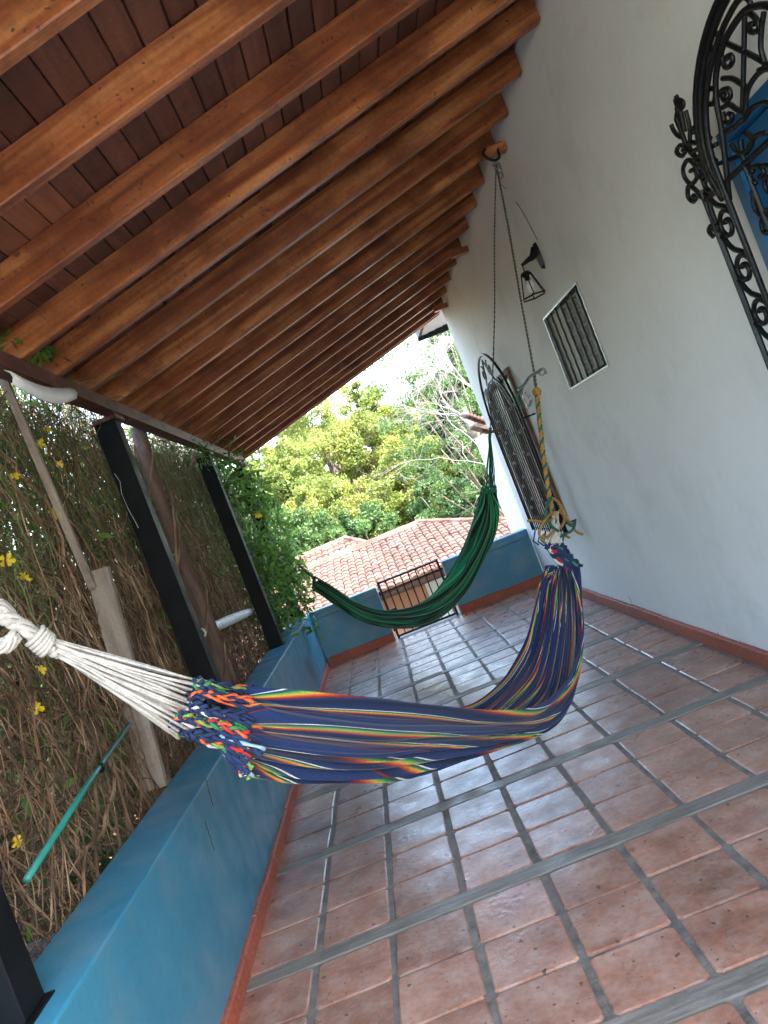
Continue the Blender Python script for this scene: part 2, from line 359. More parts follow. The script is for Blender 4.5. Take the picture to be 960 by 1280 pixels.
# ------------------------------------------------------------------ roof
rf = thing('veranda_roof', 'sloping veranda roof of orange varnished rafters under dark wooden boards', 'roof', (0, 4, 2.9))
RH = .135; RWD = .052
ryf = [.10, .55, 1.02, 1.48, 1.95, 2.43, 2.93, 3.39, 3.78, 4.23, 4.66, 5.10, 5.60, 6.03, 6.50, 6.99, 7.42, 7.92, 8.37, 8.80, 9.22]
for k, y in enumerate(ryf):
    xa, xb = -1.29, 1.655
    wv = [random.uniform(-.004,.004) for _ in range(8)]; mb = MB(); vs = []; nseg = 7; yc = y-RWD/2
    for i in range(nseg+1):
        x = xa+(xb-xa)*i/nseg; z = zr(x); o = wv[i]; ch = .005
        for (dy, dz) in ((-RWD/2+ch,0),(RWD/2-ch,0),(RWD/2,ch),(RWD/2,RH),(-RWD/2,RH),(-RWD/2,ch)):
            vs.append((x, yc+dy+o, z+dz+o*.5))
    fs = [tuple(range(5,-1,-1)), tuple(nseg*6+q for q in range(6))]
    for i in range(nseg):
        for q in range(6): fs.append((i*6+q, (i+1)*6+q, (i+1)*6+(q+1)%6, i*6+(q+1)%6)[::-1])
    mb.add(vs, fs).build('rafter', M['rafter'], rf)
# ceiling boards, along Y, butted over rafters
PW = .098; x = -1.30; ci = 0
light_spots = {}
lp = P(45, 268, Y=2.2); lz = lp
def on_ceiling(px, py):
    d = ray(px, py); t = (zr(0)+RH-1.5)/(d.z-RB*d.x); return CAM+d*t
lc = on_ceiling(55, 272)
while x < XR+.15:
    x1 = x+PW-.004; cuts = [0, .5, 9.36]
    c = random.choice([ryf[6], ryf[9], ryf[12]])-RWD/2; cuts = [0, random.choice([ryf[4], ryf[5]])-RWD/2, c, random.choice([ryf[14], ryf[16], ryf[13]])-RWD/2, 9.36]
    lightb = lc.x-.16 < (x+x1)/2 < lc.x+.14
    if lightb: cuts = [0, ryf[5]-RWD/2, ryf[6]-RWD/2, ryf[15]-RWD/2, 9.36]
    for i in range(len(cuts)-1):
        za, zb = zr(x)+RH, zr(x1)+RH; j = random.uniform(0,.006); a, b = cuts[i]+.001, cuts[i+1]-.001
        mb = MB().add([(x,a,za+j+.004),(x+.004,a,za+j),(x1-.004,a,zb+j),(x1,a,zb+j+.004),(x1,a,zb+.02),(x,a,za+.02)]+[(x,b,za+j+.004),(x+.004,b,za+j),(x1-.004,b,zb+j),(x1,b,zb+j+.004),(x1,b,zb+.02),(x,b,za+.02)],
            [(0,6,7,1),(1,7,8,2),(2,8,9,3),(3,9,10,4),(4,10,11,5),(5,11,6,0),(5,0,1,2,3,4),(6,11,10,9,8,7)])
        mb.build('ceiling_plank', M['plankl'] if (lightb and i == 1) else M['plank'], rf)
    x += PW
# roof covering above and fascia
def slope_slab(x0, x1, y0, y1, dz0, dz1):
    return MB().add([(x0,y0,zr(x0)+dz0),(x1,y0,zr(x1)+dz0),(x1,y1,zr(x1)+dz0),(x0,y1,zr(x0)+dz0),(x0,y0,zr(x0)+dz1),(x1,y0,zr(x1)+dz1),(x1,y1,zr(x1)+dz1),(x0,y1,zr(x0)+dz1)],
            [(0,3,2,1),(4,5,6,7),(0,1,5,4),(1,2,6,5),(2,3,7,6),(3,0,4,7)])
slope_slab(-1.33, XR+2.0, -.05, 9.40, RH+.024, RH+.09).build('roof_deck', M['roof'], rf)
slope_slab(-1.29, XR-.02, 9.222, 9.262, -.01, RH+.02).build('end_board', M['rafter'], rf)
# wooden blocks where the plate shows between rafter ends
for yy in (4.90, 6.80, 8.62):
    MB().box(1.50, 1.66, yy-.035, yy+.035, zr(1.5)-.055, zr(1.5)-.002 ).build('wood_block', M['rafter'], rf)

# eave of the next roof beyond the wall end
ev = thing('house_eave', 'dark edged grey boarded eave beyond the far end of the rafters', 'eave', (2, 10, 3.2))
for i in range(6):
    MB().box(1.63+i*.12, 1.742+i*.12, 9.45, 11.2, 3.66+i*.01, 3.68+i*.01).build('eave_board', M['fascia'], ev)
MB().box(1.58, 1.627, 9.42, 11.2, 3.64, 3.76).box(1.58, 2.4, 11.2, 11.25, 3.60, 3.76).build('fascia_board', M['black'], ev)

# beam and posts
bm = thing('steel_beam', 'maroon painted beam on the black posts under the rafter ends', 'beam', (-1.22, 4, 2.6))
MB().box(-1.215, -1.160, -.5, 9.33, 2.600, 2.672).build('web', M['maroon'], bm)
MB().box(-1.228, -1.150, -.5, 9.34, 2.586, 2.599).build('lower_flange', M['maroon'], bm)
posts = []
for y, lab in ((1.88,'nearest black square post, cut off at the left edge of the picture'), (4.56,'thick black square post behind the striped hammock, second from the camera'), (7.18,'black square post second from the far end, in front of the leafy vine'), (9.16,'far corner black post half hidden by green vine leaves')):
    t = thing('black_post', lab, 'post', (-1.245, y, PZ), 'black posts standing on the blue parapet')
    o = MB().box(-1.318, -1.19, y-.056, y+.056, PZ+.006, 2.560).build('shaft', M['black'], t); bv = o.modifiers.new('b','BEVEL'); bv.width = .004
    MB().box(-1.332, -1.174, y-.07, y+.07, PZ+.0008, PZ+.006).build('base_plate', M['black'], t)
    MB().box(-1.312, -1.168, y-.085, y+.085, 2.5605, 2.5855).build('top_plate', M['maroon'], t)
    posts.append(t)
c0 = P(142, 592, X=-1.189); q = [P(a, b, Y=4.502) for a, b in ((143,592),(150,602),(152,617),(160,636),(168,650),(173,660))]
MB().tube([p-Vector((0,0,0)) for p in q], .0015, 3).build('scratch', M['pvc'], posts[1])

# grey prop board, batten, brown post
t = thing('wooden_prop', 'grey weathered plank with a thin pale batten leaning up to the beam', 'prop', (-1.37, 3.6, PZ))
a = P(196, 985, Y=3.58); b = P(122, 712, Y=3.66)
MB().beam(a, b, .105, .035, up=Vector((0,1,0))).build('board', M['greywood'], t)
a2 = P(116, 735, Y=3.62); b2 = P(3, 470, Y=3.44)
MB().beam(a2, b2, .034, .022, up=Vector((0,1,0))).build('batten', M['greywood'], t)
t = thing('rough_post', 'rough brown timber post between two black posts, wrapped in dry stems', 'post', (-1.42, 5.7, .3))
a = P(286, 870, Y=5.25); b = P(172, 535, Y=5.42); q = catmull([a, a.lerp(b,.33)+Vector((.015,0,0)), a.lerp(b,.66)-Vector((.02,0,0)), b], 9)
MB().tube(q, [.075,.07,.068,.066,.064,.06,.058,.056,.055], 7).build('trunk', M['brownwood'], t, smooth=True)
for k in range(3):
    sp = [q[i].lerp(q[i+1], f) + Vector((math.cos(ph), math.sin(ph), 0))*.078 for i in range(8) for f in (0,.5) for ph in [(i+f)*(1.1+.3*k)+k*2]]
    MB().tube(sp, .008, 5).build('wrapped_stem', M['stem'], t, smooth=True)
def slat(name, label, a, b, hgt, sag):
    a = Vector(a); b = Vector(b); m = MB(); n = 9; vs = []
    for i in range(n):
        p = a.lerp(b, i/(n-1)); p.z -= sag*math.sin(math.pi*i/(n-1)); hh = hgt*(.75+.25*math.sin(math.pi*i/(n-1)))
        for (dx, dz) in ((0,0),(.02,-hh*.25),(.026,-hh*.6),(.012,-hh),(.006,-hh),(.018,-hh*.6),(.013,-hh*.25),(-.006,0)): vs.append(p+Vector((dx,0,dz)))
    fs = [tuple(range(7,-1,-1)), tuple((n-1)*8+k for k in range(8))]+[(i*8+k, i*8+(k+1)%8, (i+1)*8+(k+1)%8, (i+1)*8+k) for i in range(n-1) for k in range(8)]
    return tag(m.add(vs, fs).build(name, M['pvc'], smooth=True), label, 'plastic strip')
slat('plastic_strip', 'white curved plastic strip tucked under the maroon beam at top left', P(6,462,X=-1.135), P(87,484,X=-1.135), .085, .03)
slat('plastic_strip', 'short white plastic strip lying across the dry vine stems between two posts', P(250,786,X=-1.345), P(312,760,X=-1.345), .08, -.012)
tg = thing('teal_pole', 'thin teal green pole slanting through the dry stems outside the parapet', 'pole', (-1.38,2.4,.8))
a = P(33,1100,X=-1.33); b = P(162,905,X=-1.335); MB().tube([a, a.lerp(b,.5)+Vector((0,0,.008)), b], .011, 10).build('tube', M['teal'], tg, smooth=True)
MB().tube([a.lerp(b,.62), a.lerp(b,.635)], .0185, 8).build('joint_ring', M['black'], tg)

# ------------------------------------------------------------------ wrought iron
def spiral(c, r0, turns, a0, sgn=1, n=26, rend=.12):
    """in (y,z) plane, from outside inwards"""
    out = []
    for i in range(n+1):
        t = i/n; r = r0*(1-(1-rend)*t**.85); a = a0+sgn*turns*2*math.pi*t
        out.append((c[0]+r*math.cos(a), c[1]+r*math.sin(a)))
    return out
def yz(X, pts): return [Vector((X, p[0], p[1])) for p in pts]
WG = thing('window_grille', 'big black wrought iron grille with curled scrolls and arched top at upper right', 'window grille', (1.5, 2.2, .85), 'wrought iron window grilles')
GX = 1.50; yo, yi = 2.68, 2.537; yc0 = 2.12; cz = 2.16
def arch(X, ro, rz, r, name, extra=0):
    pts = [(yc0+ro, .9)] + [(yc0+ro, z) for z in (1.3, 1.8)] + [(yc0+ro*math.cos(a), cz+rz*math.sin(a)) for a in [math.pi*k/20 for k in range(21)]] + [(yc0-ro, z) for z in (1.8,1.3,.9)]
    return MB().tube(yz(X, pts), r, 6).build(name, M['iron'], WG, smooth=True)
MB().tube([(GX,yo,.9),(GX,yo,2.14)], .0105, 6).build('outer_bar', M['iron'], WG); MB().tube([(GX,1.56,.9),(GX,1.56,2.14)], .0105, 6).build('outer_bar', M['iron'], WG); arch(GX-.006, .515, .385, .012, 'arch_bar') if False else None
# arched bars (three close together) springing from the outer band
for k, (ro, rz, rr) in enumerate(((.485,.385,.012),(.455,.355,.012),(.417,.315,.010))):
    lowz = .9 if k == 2 else 2.06; inn = 0 if k == 2 else -.03; pts = [(yc0+ro+inn, lowz), (yc0+ro+inn*.4, 2.10)]+[(yc0+ro*math.cos(a), cz+rz*math.sin(a)) for a in [math.pi*q/24 for q in range(25)]]+[(yc0-ro-inn*.4, 2.10), (yc0-ro-inn, lowz)]
    MB().tube(yz(GX-.004*k, pts), rr, 6).build('arch_bar', M['iron'], WG, smooth=True)
# scroll band
for sgn in (1, -1):
    for k in range(9):
        zc = 2.142-k*.163; c = (yc0+sgn*((yo+yi)/2-yc0), zc)
        sp = spiral(c, .062, 1.45, R(200) if sgn > 0 else R(-20), -sgn, rend=.22)
        tail = [(c[0]-sgn*.062, zc+.10), (c[0]-sgn*.066, zc+.05)]
        lead = catmull([Vector((c[0]+sgn*.055, zc+.145, 0)), Vector((c[0]+sgn*.02, zc+.085, 0)), Vector((c[0]-sgn*.04, zc+.045, 0)), Vector((sp[0][0], sp[0][1], 0))], 9)
        MB().tube(yz(GX, [(p.x, p.y) for p in lead[:-1]]+sp), .0095, 6).build('scroll', M['iron'], WG, smooth=True)
# inner arch and lattice
def px(X, pts): return [P(a, b, X=X) for a, b in pts]
ia = [(912,250),(902,163),(896,130),(895,94),(904,56),(918,30),(932,13),(948,7),(962,8),(985,22)]
MB().tube(catmull(px(1.50, ia), 30), .0105, 6).build('inner_arch', M['iron'], WG, smooth=True)
curls = [[(905,52),(920,60),(930,72),(935,88)], ]
segs = [ [(931,14),(930,60),(929,100),(928,140)], [(908,54),(925,62),(945,72),(965,84)], [(903,98),(915,98),(925,104),(931,108)],
         [(955,15),(952,35),(951,60),(956,82),(948,88)], [(933,14),(944,22),(949,34),(944,40),(937,38),(937,31),(942,30)],
         [(903,56),(902,70),(906,83),(912,83),(916,75),(913,69),(908,72),(909,76)], [(897,120),(904,112),(911,112),(913,120),(908,126),(903,122),(906,118)],
         [(902,135),(912,131),(920,136),(932,142)], [(903,140),(906,152),(913,152),(915,144),(910,142)], [(932,142),(934,115),(945,95),(960,86),(975,90)],
         [(886,44),(893,40),(899,48),(897,60),(891,62),(887,54),(888,46)], [(887,112),(892,110),(894,118),(892,129),(887,130)],
         [(930,150),(940,135),(955,128),(970,130)], [(905,165),(916,160),(928,150)], [(918,6),(930,-4),(938,4),(934,12)],
         [(945,230),(938,222),(940,210),(950,208),(955,216),(949,222)], [(940,238),(944,262),(955,270),(963,260)], [(958,262),(952,275),(955,290),(966,290)],
         [(935,185),(945,170),(960,165)], [(925,175),(930,200),(942,215)], [(914,180),(922,190),(935,188),(940,175),(932,165)]]
for sgm in segs: MB().tube(catmull(px(1.505, sgm), 5*len(sgm)), .0085, 6).build('scroll', M['iron'], WG, smooth=True)
for yy in (1.84, 2.12, 2.40):
    MB().tube([(1.50, yy, .9), (1.50, yy, 2.10 if yy > 2 else 2.3)], .008, 6).build('bar', M['iron'], WG)
for yb_ in (1.98, 2.26):
    for q in range(7):
        for sg in (1,-1): MB().tube(yz(1.5, spiral((yb_+sg*.055, 2.0-q*.16), .055, 1.5, R(90), sg)), .008, 5).build('scroll', M['iron'], WG, smooth=True)
for zz in (.9, 2.1): MB().tube([(1.5, 1.56, zz), (1.5, 2.68, zz)], .01, 6).build('cross_bar', M['iron'], WG)
# stays to wall
for yy in (1.6, 2.66):
    for zz in (.95, 2.2): MB().tube([(1.5, yy, zz), (1.69, yy, zz)], .008, 6).build('stay', M['iron'], WG)
# side finial with leaf and curls
fin = [ [(882,214),(872,200),(864,190),(858,182),(850,160),(845,148)], [(862,185),(862,160),(857,138)], [(850,160),(846,148),(847,138)], [(856,165),(853,150),(850,138)], [(855,172),(848,170),(842,163),(839,156)],
        [(864,178),(873,178),(877,168),(872,158),(866,161),(868,167)], [(872,202),(862,186),(850,182),(846,190),(852,195),(856,190),(853,187)],
        [(874,205),(884,214),(895,200)], [(866,190),(880,180),(888,172)], [(868,200),(886,186),(896,180)],
        [(885,226),(876,222),(868,206),(860,200),(854,210),(856,222),(864,230),(871,222),(868,212),(863,214)],
        [(895,280),(889,262),(885,250),(876,246),(870,238),(861,232),(860,245),(866,252),(870,248),(866,244)],
        [(890,285),(897,290),(896,282),(889,282),(886,289),(892,296)] ]
for sgm in fin: MB().tube(catmull(px(1.50, sgm), 6*len(sgm)), .0085, 6).build('scroll', M['iron'], WG, smooth=True)
a = P(848,128,X=1.5); lf = MB()
pl = [P(x, y, X=1.5) for x, y in ((839,121),(848,120),(856,124),(858,133),(852,142),(846,138))]
vs = [p+Vector((.012,0,0)) for p in pl]+[p-Vector((.012,0,0)) for p in pl]; k = 6
lf.add(vs, [tuple(range(k)), tuple(range(2*k-1,k-1,-1))]+[(i, i+k, (i+1)%k+k, (i+1)%k) for i in range(k)]); lf = lf.build('leaf', M['iron'], WG, smooth=True); lf.modifiers.new('s','SUBSURF').render_levels = 2; MB().tube([P(846,136,X=1.5), P(849,128,X=1.5), P(845,120,X=1.5)], .009, 6).build('leaf_rib', M['iron'], WG)

# blue shutters behind
WB = thing('blue_window', 'bright blue wooden shutters in a square opening behind the scrolled grille', 'window', (XR, 2.2, .85))
MB().box(XR-.012, XR+.05, 1.72, 2.75, 2.27, 2.32).box(XR-.012, XR+.05, 2.695, 2.75, .85, 2.268).box(XR-.012, XR+.05, 1.72, 1.775, .85, 2.268).box(XR-.012, XR+.05, 1.776, 2.694, .85, .91).build('frame', M['doorblue'], WB)
for (a, b) in ((1.78, 2.232), (2.238, 2.69)):
    s_ = MB().box(XR+.02, XR+.045, a, b, .915, 2.265)
    sh = s_.build('shutter', M['doorblue'], WB)
    r_ = MB()
    for (z0, z1) in ((1.0,1.55),(1.65,2.18)):
        r_.box(XR+.008, XR+.018, a+.07, b-.07, z0, z1)
    r_.build('raised_panel', M['doorblue'], sh)

# small barred window
SW = thing('barred_window', 'small square window with wavy upright bars over breeze blocks, high on the white wall', 'window', (XR, 5.05, 1.81))
MB().box(XR-.005, XR+.04, 4.61, 5.5, 2.347, 2.36).box(XR-.005, XR+.04, 4.61, 5.5, 1.81, 1.823).box(XR-.005, XR+.04, 4.61, 4.622, 1.824, 2.346).box(XR-.005, XR+.04, 5.488, 5.5, 1.824, 2.346).build('frame', M['steel'], SW)
MB().box(XR+.2, XR+.21, 4.6, 5.52, 1.8, 2.37).build('hole_shade_panel', M['dark'], SW)  # near-black sheet puts the shade into the block holes
# breeze blocks in centre strip, plain slats at the sides
for i in range(3):
    for j in range(5):
        y0 = 4.78+i*.13; z0 = 1.845+j*.098
        m_ = MB()
        for (a,b,c,d) in ((0,.125,0,.02),(0,.125,.074,.094),(0,.022,.02,.074),(.103,.125,.02,.074)): m_.box(XR+.03, XR+.09, y0+a, y0+b, z0+c, z0+d)
        m_.build('breeze_block', M['block'], SW)
MB().box(XR+.035, XR+.08, 5.18, 5.48, 1.83, 2.34).build('side_panel', M['wall'], SW); MB().box(XR+.035, XR+.08, 4.63, 4.77, 1.83, 2.34).build('side_panel', M['wall'], SW)
for i in range(7):
    y = 4.61+.89*(i+.5)/7
    pts = [(y+.0035*math.sin(k*1.3), 1.82+.53*k/28) for k in range(29)]
    MB().tube(yz(XR+.004, pts), .0075, 5).build('twisted_bar', M['iron'], SW, smooth=True)

# big arched grille + window at the far end
AG = thing('window_grille', 'narrow arched iron grille of many upright bars near the far end of the white wall', 'window grille', (1.55, 7.4, .72), 'wrought iron window grilles')
ax = 1.55; y0_, y1_ = 6.72, 8.12; ym = (y0_+y1_)/2; hw_ = (y1_-y0_)/2
def archz(y, base=1.86, rise=.68, hw=hw_): return base+rise*math.sqrt(max(0, 1-((y-ym)/hw)**2))
o_ = [(y0_, .72)]+[(ym-hw_*math.cos(a), 1.86+.68*math.sin(a)) for a in [math.pi*k/22 for k in range(23)]]+[(y1_, .72)]
MB().tube(yz(ax, o_), .013, 6).build('outer_arch', M['iron'], AG, smooth=True)
o2 = [(y0_+.07, .72)]+[(ym-(hw_-.1)*math.cos(a), 1.86+.42*math.sin(a)) for a in [math.pi*k/22 for k in range(23)]]+[(y1_-.07, .72)]
MB().tube(yz(ax, o2), .010, 6).build('inner_arch', M['iron'], AG, smooth=True)
nb = 14
for i in range(nb):
    y = y0_+.1+(y1_-y0_-.2)*i/(nb-1); zt = archz(y, 1.84, .42, hw_-.08)
    MB().tube([(ax, y, .72), (ax, y, zt)], .007, 5).build('bar', M['iron'], AG)
    if i % 2 == 0:
        for zz in (1.02, 1.25, 1.5, 1.72, 1.95):
            z2 = zz+.05*math.sin(i*1.7)
            kn = MB().lathe([(0,-.022),(.015,-.008),(.015,.008),(0,.022)], (ax-.004, y, z2), 6)
            kn.build('collar', M['steel'], AG)
for z in (.74, 1.72): MB().tube([(ax+.012, y0_, z), (ax+.012, y1_, z)], .006, 5).build('cross_bar', M['iron'], AG)
for c, s_ in (((ym-.35, 2.17), 1), ((ym+.35, 2.17), -1), ((ym-.16,2.38),-1), ((ym+.16,2.38),1)):
    MB().tube(yz(ax, spiral(c, .085, 1.5, R(90), s_)), .008, 5).build('scroll', M['iron'], AG, smooth=True)
MB().tube(yz(ax, [(ym-.5, 1.95), (ym, 2.5), (ym+.5, 1.95)]), .008, 5).build('chevron', M['iron'], AG)
for y in (y0_, y1_):
    for z in (.8, 1.8): MB().tube([(ax, y, z), (XR+.01, y, z)], .008, 5).build('stay', M['iron'], AG)
for i in range(6):
    y = y0_+.1+i*.24
    MB().tube([(ax, y, .72), (ax-.06, y, .62), (ax-.02, y, .56)], .009, 5).build('foot_curl', M['iron'], AG)
AW = thing('arched_window_frame', 'tall window with wooden frame and glass coloured pale like reflected light behind the far arched grille', 'window', (XR, 7.7, .78))
MB().box(XR-.03, XR+.05, 7.0, 8.4, 2.25, 2.30).box(XR-.03, XR+.05, 7.0, 8.4, .78, .84).box(XR-.03, XR+.05, 7.0, 7.06, .841, 2.249).box(XR-.03, XR+.05, 8.34, 8.4, .841, 2.249).box(XR-.01, XR+.05, 7.66, 7.74, .841, 2.249).build('frame', M['brownwood'], AW)
MB().box(XR+.03, XR+.036, 7.06, 7.66, .84, 2.25).build('pane', M['glass'], AW); MB().box(XR+.03, XR+.036, 7.74, 8.34, .84, 2.25).build('pane', M['glass'], AW)
MB().box(XR+.15, XR+.16, 7.0, 8.4, .78, 2.3).build('curtain', M['wall'], AW)

# wall lantern
LN = thing('wall_lantern', 'black cage lantern with a bulb hanging from a curved arm on the white wall', 'lamp', (XR, 5.06, 2.7))
o = MB().tube([(XR+.001, 5.06, 2.615), (XR-.012, 5.06, 2.60)], .02, 8)
bp = MB(); prof = [(.036*math.cos(a)*(1 if True else 1), .095*math.sin(a)) for a in [2*math.pi*k/14 for k in range(14)]]
vs = [(XR-.001, 5.06+p[0], 2.69+p[1]) for p in prof]+[(XR-.022, 5.06+p[0]*.85, 2.69+p[1]*.9) for p in prof]
bp.add(vs, [tuple(range(14)), tuple(range(27,13,-1))]+[(i, i+14, (i+1)%14+14, (i+1)%14) for i in range(14)]).build('back_plate', M['iron'], LN)
tip = Vector((XR-.145, 5.03, 2.665)); 
MB().tube(catmull([Vector((XR-.015,5.06,2.745)), Vector((XR-.05,5.055,2.70)), Vector((XR-.09,5.04,2.685)), tip], 12), [.03-.0018*k for k in range(12)], 8).build('arm', M['iron'], LN, smooth=True)
top = tip+Vector((0,0,-.055))
MB().tube([tip+Vector((0,0,.008)), top], .004, 6).build('link', M['iron'], LN)
MB().lathe([(0,.012),(.028,.005),(.036,-.012),(.03,-.02),(.018,-.022),(.018,-.055),(0,-.056)], top, 10).build('cap', M['iron'], LN, smooth=True)
MB().lathe([(0,0),(.022,-.004),(.028,-.03),(.026,-.075),(0,-.09)], top+Vector((0,0,-.052)), 10).build('bulb', M['bulb'], LN, smooth=True)
for k in range(6):
    a = 2*math.pi*k/6+.3; p = top+Vector((.036*math.cos(a), .036*math.sin(a), -.012)); q = top+Vector((.082*math.cos(a), .082*math.sin(a), -.165))
    MB().tube([p, q], .0042, 5).build('cage_rod', M['iron'], LN)
rg = [top+Vector((.082*math.cos(2*math.pi*k/6+.3), .082*math.sin(2*math.pi*k/6+.3), -.165)) for k in range(7)]
MB().tube(rg, .0055, 5).build('cage_ring', M['iron'], LN)
MB().tube(catmull(px(XR-.003, [(645,252),(655,268),(664,285),(672,300)]), 8), .003, 4).build('cable', M['steel'], LN)

# roof hook with hanging ropes
HK = Vector((1.58, 4.86, 3.35))
hk = thing('roof_hook', 'black iron hook screwed into a wooden block between two rafter ends, holding two ropes', 'hook', HK)
hp = [HK+Vector((.05, .03, .06)), HK+Vector((.02, .01, .02)), HK+Vector((.01, 0, -.03)), HK+Vector((-.03,-.01,-.045)), HK+Vector((-.07,-.02,-.02)), HK+Vector((-.085,-.02,.02)), HK+Vector((-.06,-.01,.045))]
MB().tube(catmull(hp, 22), .009, 7).build('hook_shank', M['iron'], hk, smooth=True)
MB().lathe([(0,0),(.022,0),(.022,.015),(0,.015)], HK+Vector((.05,.03,.05)), 8).build('screw_plate', M['iron'], hk)
PA = Vector((-1.16, 9.12, 1.62)); SB = Vector((-1.19, 1.95, 1.62))      # hammock anchors on posts
kn0 = HK+Vector((-.03, -.01, -.07))
def unp(px_, py_, pa, pb, off):
    e = (pb-pa); e.z = 0; e.normalize(); nn = Vector((-e.y, e.x, 0))
    if nn.dot(Vector((0,0,0))-Vector((pa.x, pa.y, 0))) < 0: nn = -nn
    d = ray(px_, py_); p0 = Vector((pa.x, pa.y, 0))+nn*off
    t = (p0-Vector((0,0,0))).dot(nn)/d.dot(nn); return CAM+d*t
S = lambda x, y, o=0: unp(x, y, HK, SB, o)
G = lambda x, y, o=0: unp(x, y, HK, PA, o)
def twisted(name, mats, pts, r, parent, pitch=.05, strands=2, n=5):
    L = [0]
    for i in range(1, len(pts)): L.append(L[-1]+(pts[i]-pts[i-1]).length)
    tot = L[-1]; m = max(8, int(tot/pitch*8)); dense = catmull(pts, m)
    for s in range(strands):
        out = []
        for i, p in enumerate(dense):
            d = (dense[min(i+1,m-1)]-dense[max(i-1,0)]).normalized(); u = d.orthogonal().normalized()
            u = (Vector((0,1,0)) - d*d.y).normalized(); v = d.cross(u); a = 2*math.pi*(i/m*tot/pitch)+2*math.pi*s/strands
            out.append(p+u*math.cos(a)*r*.55+v*math.sin(a)*r*.55)
        MB().tube(out, r*.62, n).build(name, mats[s % len(mats)], parent, smooth=True)
eye = S(668, 467)
t = thing('hanging_rope', 'thin dark rope from the roof hook down to the grey steel eye hook', 'rope', kn0, 'ropes from the roof hook')
twisted('strand', [M['rope']], [kn0, kn0.lerp(eye,.33)+Vector((.004,0,0)), kn0.lerp(eye,.66), eye], .0065, t, .05)
ge = G(613, 540)
t = thing('hanging_rope', 'thin dark rope from the roof hook down to the green hammock', 'rope', kn0, 'ropes from the roof hook')
twisted('strand', [M['rope']], [kn0, G(618,300), G(618,400), ge], .005, t, .06)
t = thing('rope_knot', 'pale blue knotted cord lashed round the roof hook', 'rope', kn0)
for k in range(4):
    c = kn0+Vector((0,0,-.01-.024*k)); rr = .022-.002*k
    MB().tube([c+Vector((rr*math.cos(a), rr*math.sin(a), .012*math.sin(a*.5+k))) for a in [2*math.pi*j/10 for j in range(11)]], .007, 5).build('coil', M['steel'], t, smooth=True)
MB().tube([kn0+Vector((-.01,0,-.08)), kn0+Vector((-.02,0,-.13)), kn0+Vector((.0,0,-.17))], .006, 5).build('loose_end', M['steel'], t, smooth=True)

# steel eye hook above the yellow rope
t = thing('eye_hook', 'grey steel eye hook tied in between the dark rope and the yellow rope', 'hook', eye)
MB().tube(catmull([S(683,467,.01), S(679,461,.01), S(674,464,.01), S(669,467,.01), S(662,471), S(655,481), S(647,488)], 24), .0085, 7).build('shank', M['steel'], t, smooth=True)
ec = S(677,465,.01); 
MB().tube([ec+Vector((.018*math.cos(a), 0, .018*math.sin(a))) for a in [2*math.pi*j/12 for j in range(13)]], .006, 6).build('eye', M['steel'], t, smooth=True)
for i, q in enumerate(([(655,480),(652,492),(656,503),(660,512)], [(650,486),(646,498),(652,508)], [(657,490),(664,500),(660,508),(654,500)])):
    MB().tube(catmull([S(a,b) for a,b in q], 10), .008, 5).build('tied_cord', M['grope'] if i == 1 else M['steel'], t, smooth=True)

# yellow rope
t = thing('yellow_rope', 'yellow and green braided rope knotted to the upper end of the striped hammock', 'rope', eye)
yk = S(671, 490); ye = S(694, 655)
twisted('strand', [M['rope']], [S(668,468), S(669,478), yk], .009, t, .05)
MB().lathe([(0,-.03),(.02,-.02),(.027,0),(.022,.018),(0,.03)], yk, 8).build('top_knot', M['yrope'], t, smooth=True)
twisted('strand', [M['yrope'], M['grope'], M['yrope']], [yk, S(675,530), S(680,575), S(686,615), ye], .013, t, .07, 3)
kb = [ [(684,620),(698,628),(706,645),(700,660),(692,648)], [(690,640),(678,655),(674,668),(682,672),(692,664)], [(700,640),(712,652),(720,664),(728,668)],
       [(674,652),(684,652),(694,646),(702,634)], [(676,652),(668,651),(660,651)], [(680,668),(677,675),(684,679),(695,674),(702,668),(712,672)],
       [(706,650),(714,657),(719,652),(716,662),(706,668),(698,672)], [(688,622),(682,640),(688,656),(698,664)]]
for i, q in enumerate(kb):
    MB().tube(catmull([S(a, b, .02*math.sin(i*2.1)) for a, b in q], 6*len(q)), .0078, 6).build('knot_turn', M['grope'] if i in (6,7) else M['yrope'], t, smooth=True)

